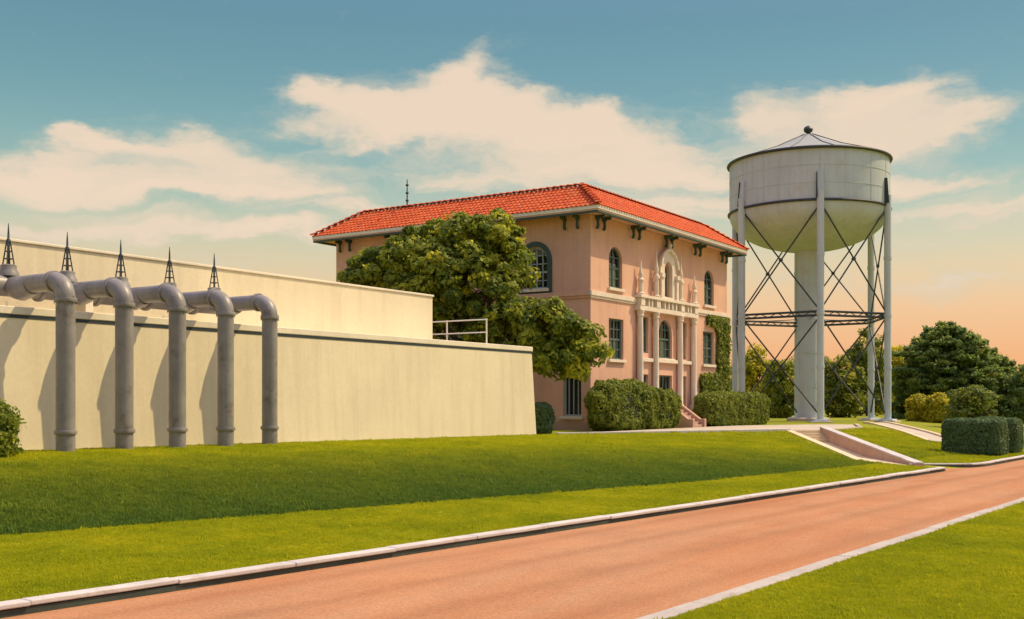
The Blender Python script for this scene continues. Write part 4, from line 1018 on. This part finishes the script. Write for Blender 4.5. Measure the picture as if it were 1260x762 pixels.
def conifer(px, top, d, wpx, label, skew=0.0, tiers=13):
    base = at_depth(px, HOR, d); base.z = 0; H_ = CAMZ + (HOR - top) * d / FPX; W = wpx * d / FPX / 2 * 1.06
    o = empty('conifer', base, label, 'tree', 'broad conifers at right'); mb = MB()
    limb(mb, base - Vector((0, 0, .3)), base + Vector((0, 0, H_ * .96)), .32, .03, .05, 8)
    P, Nn, T = [], [], []
    for i in range(tiers):
        k = i / (tiers - 1); z = .25 + (H_ - .5) * k; rad = W * max(.20, (1 - k ** 2.7) ** .52) * (1 + .10 * math.sin(i * 2.3))
        nb = max(4, int(12 * rad / W) + 3)
        for j in range(nb):
            a_ = 2 * math.pi * (j + random.random() * .7) / nb; ln = rad * random.uniform(.78, 1.08)
            d_ = Vector((math.cos(a_), math.sin(a_), -.10 + .22 * k)); p0 = base + Vector((0, 0, z + random.uniform(-.12, .12)))
            limb(mb, p0, p0 + d_ * ln * .92, .05, .012, .05, 4)
            m_ = int(380 * (ln / 3.5) ** 1.2) + 70; s = rng.uniform(.12, 1.0, m_) ** .7
            q = np.outer(s * ln, np.array(d_)) + np.array(p0); wd = .16 + .30 * (1 - np.abs(s - .55) * 1.4) * ln / 3.5
            lat = np.array([-math.sin(a_), math.cos(a_), 0]); q += lat * rng.normal(0, .5, m_)[:, None] * wd[:, None] * 1.6; q[:, 2] += rng.normal(0, .11, m_)
            P.append(q); Nn.append(np.tile([0, 0, 1.0], (m_, 1)) + rng.normal(0, .3, (m_, 3))); T.append(np.clip(rng.normal(.4, .2, m_) + rng.normal(0, .12), 0, 1))
    mb.build('trunk', 'bark', o, smooth=True, recalc=False)
    leaves('crown', np.concatenate(P), np.concatenate(Nn), .17, 'leaf_cedar', o, .45, np.concatenate(T), .15)
conifer(1165, 398, 95, 128, 'tall broad dark conifer with layered boughs right of the tower', tiers=19)
conifer(1218, 430, 100, 78, 'lower conifer joined to the right side of the tall one', tiers=15)
# low distant wood that closes the view beyond the trees
P, Nn, T = [], [], []
for k in range(70):
    a_ = HEAD - R(48) + R(90) * k / 70; d = 190 + 30 * math.sin(k * 2.1); h = 5.2 + 2.0 * math.sin(k * 1.7) * math.cos(k * .6)
    p_, n_, t_ = lobe_points((math.cos(a_) * d, math.sin(a_) * d, h * .45), (4.2, 4.2, h * .6), 16, 30, 1.3, -.9); P.append(p_); Nn.append(n_); T.append(t_)
w = leaves('distant_wood', np.concatenate(P), np.concatenate(Nn), .5, 'leaf_back', None, .7, np.concatenate(T))
tag(w, 'low distant line of woodland closing the horizon', 'woodland', kind='stuff')

# ================================================================== GRASS (uncountable)
def in_path(u, v):
    d = Vector((u, v, 0)) - RA0; s = d.dot(RD); la = d.dot(RN)
    if -.6 < s < RL + .8 and -1.12 < la < 1.12: return True
    e = Vector((u, v, 0)) - P0; s = e.dot(pd)
    if -.4 < s < (P1 - P0).length + .3 and abs(e.dot(pn)) < .85: return True
    return False
pts, bank_shades, scl = [], [], []
tries = 0
n_near = 210000
dd = 9.5 * (62 / 9.5) ** rng.uniform(0, 1, 900000) ** .92; kk = rng.uniform(-.56, .56, 900000); acc = rng.uniform(0, 1, 900000)
uu = dd * (CS + kk * SN); vv = dd * (SN - kk * CS)
fv_ = np.interp(uu, [p[0] for p in VF], [p[1] for p in VF]); tv_ = np.interp(uu, [p[0] for p in VT], [p[1] for p in VT])
for u, v, d, f_, t_ in zip(uu, vv, dd, fv_, tv_):
    if len(pts) >= n_near: break
    r_ = vr(u)
    if v > r_ - .255:
        l_ = vl(u)
        if v < l_ + .19: continue
        if v > min(t_, 24.75): continue
        if u > 40.3 and v < l_ + .26: continue
    if in_path(u, v): continue
    lz = bank_shade_at(u, v)
    pts.append((u, v, ground_z(u, v) - .006)); bank_shades.append(lz); scl.append((.8 + .55 * lz) * (1 + max(0, d - 18) * .02) * (1.7 if random.random() < .012 else 1.0) * (1 + .3 * noise.noise(Vector((u * .7, v * .7, 4)))))
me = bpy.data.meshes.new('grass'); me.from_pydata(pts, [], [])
a = me.attributes.new('bank_shade', 'FLOAT', 'POINT'); a.data.foreach_set('value', bank_shades)
a = me.attributes.new('size', 'FLOAT', 'POINT'); a.data.foreach_set('value', scl)
grass = bpy.data.objects.new('grass', me); col.objects.link(grass)
tag(grass, 'short yellow-green lawn grass, with shade painted in along the foot of the bank', 'grass', kind='stuff')
tb = MB()
for k in range(9):
    a_ = random.uniform(0, 6.28); r0 = random.uniform(0, .05); h = random.uniform(.03, .058); ln = random.uniform(.01, .04); w = .0055
    p = Vector((math.cos(a_ * 3) * r0, math.sin(a_ * 3) * r0, 0)); d = Vector((math.cos(a_), math.sin(a_), 0)); s = Vector((-d.y, d.x, 0)) * w
    m_ = p + d * ln * .4 + Vector((0, 0, h * .65)); e_ = p + d * ln + Vector((0, 0, h))
    tb.add([p - s, p + s, m_ + s * .8, m_ - s * .8, e_], [(0, 1, 2, 3), (3, 2, 4)])
tuft = tb.build('grass_tuft', 'blade', recalc=False); tuft_me = tuft.data; bpy.data.objects.remove(tuft)
ng = bpy.data.node_groups.new('grass_scatter', 'GeometryNodeTree')
ng.interface.new_socket('Geometry', in_out='INPUT', socket_type='NodeSocketGeometry'); ng.interface.new_socket('Geometry', in_out='OUTPUT', socket_type='NodeSocketGeometry')
gi, go = ng.nodes.new('NodeGroupInput'), ng.nodes.new('NodeGroupOutput')
m2p = ng.nodes.new('GeometryNodeMeshToPoints'); iop = ng.nodes.new('GeometryNodeInstanceOnPoints')
tuft_o = bpy.data.objects.new('grass_tuft', tuft_me)          # not linked to the scene, only read by the node
oi = ng.nodes.new('GeometryNodeObjectInfo'); oi.inputs['Object'].default_value = tuft_o; oi.inputs['As Instance'].default_value = True
rv = ng.nodes.new('FunctionNodeRandomValue'); rv.data_type = 'FLOAT_VECTOR'; rv.inputs[0].default_value = (-.25, -.25, 0); rv.inputs[1].default_value = (.25, .25, 6.283)
rs_ = ng.nodes.new('FunctionNodeRandomValue'); rs_.data_type = 'FLOAT'; rs_.inputs[2].default_value = .6; rs_.inputs[3].default_value = 1.35
na = ng.nodes.new('GeometryNodeInputNamedAttribute'); na.data_type = 'FLOAT'; na.inputs['Name'].default_value = 'size'
mu = ng.nodes.new('ShaderNodeMath'); mu.operation = 'MULTIPLY'
lk = ng.links.new
lk(gi.outputs[0], m2p.inputs['Mesh']); lk(m2p.outputs[0], iop.inputs['Points']); lk(oi.outputs['Geometry'], iop.inputs['Instance'])
lk(rv.outputs[0], iop.inputs['Rotation']); lk(rs_.outputs[1], mu.inputs[0]); lk(na.outputs[0], mu.inputs[1]); lk(mu.outputs[0], iop.inputs['Scale']); lk(iop.outputs[0], go.inputs[0])
gm = grass.modifiers.new('scatter', 'NODES'); gm.node_group = ng

# ------------------------------------------------------------------ render defaults
scene.render.engine = 'CYCLES'
scene.cycles.use_denoising = True
scene.render.resolution_x = 1024; scene.render.resolution_y = 619
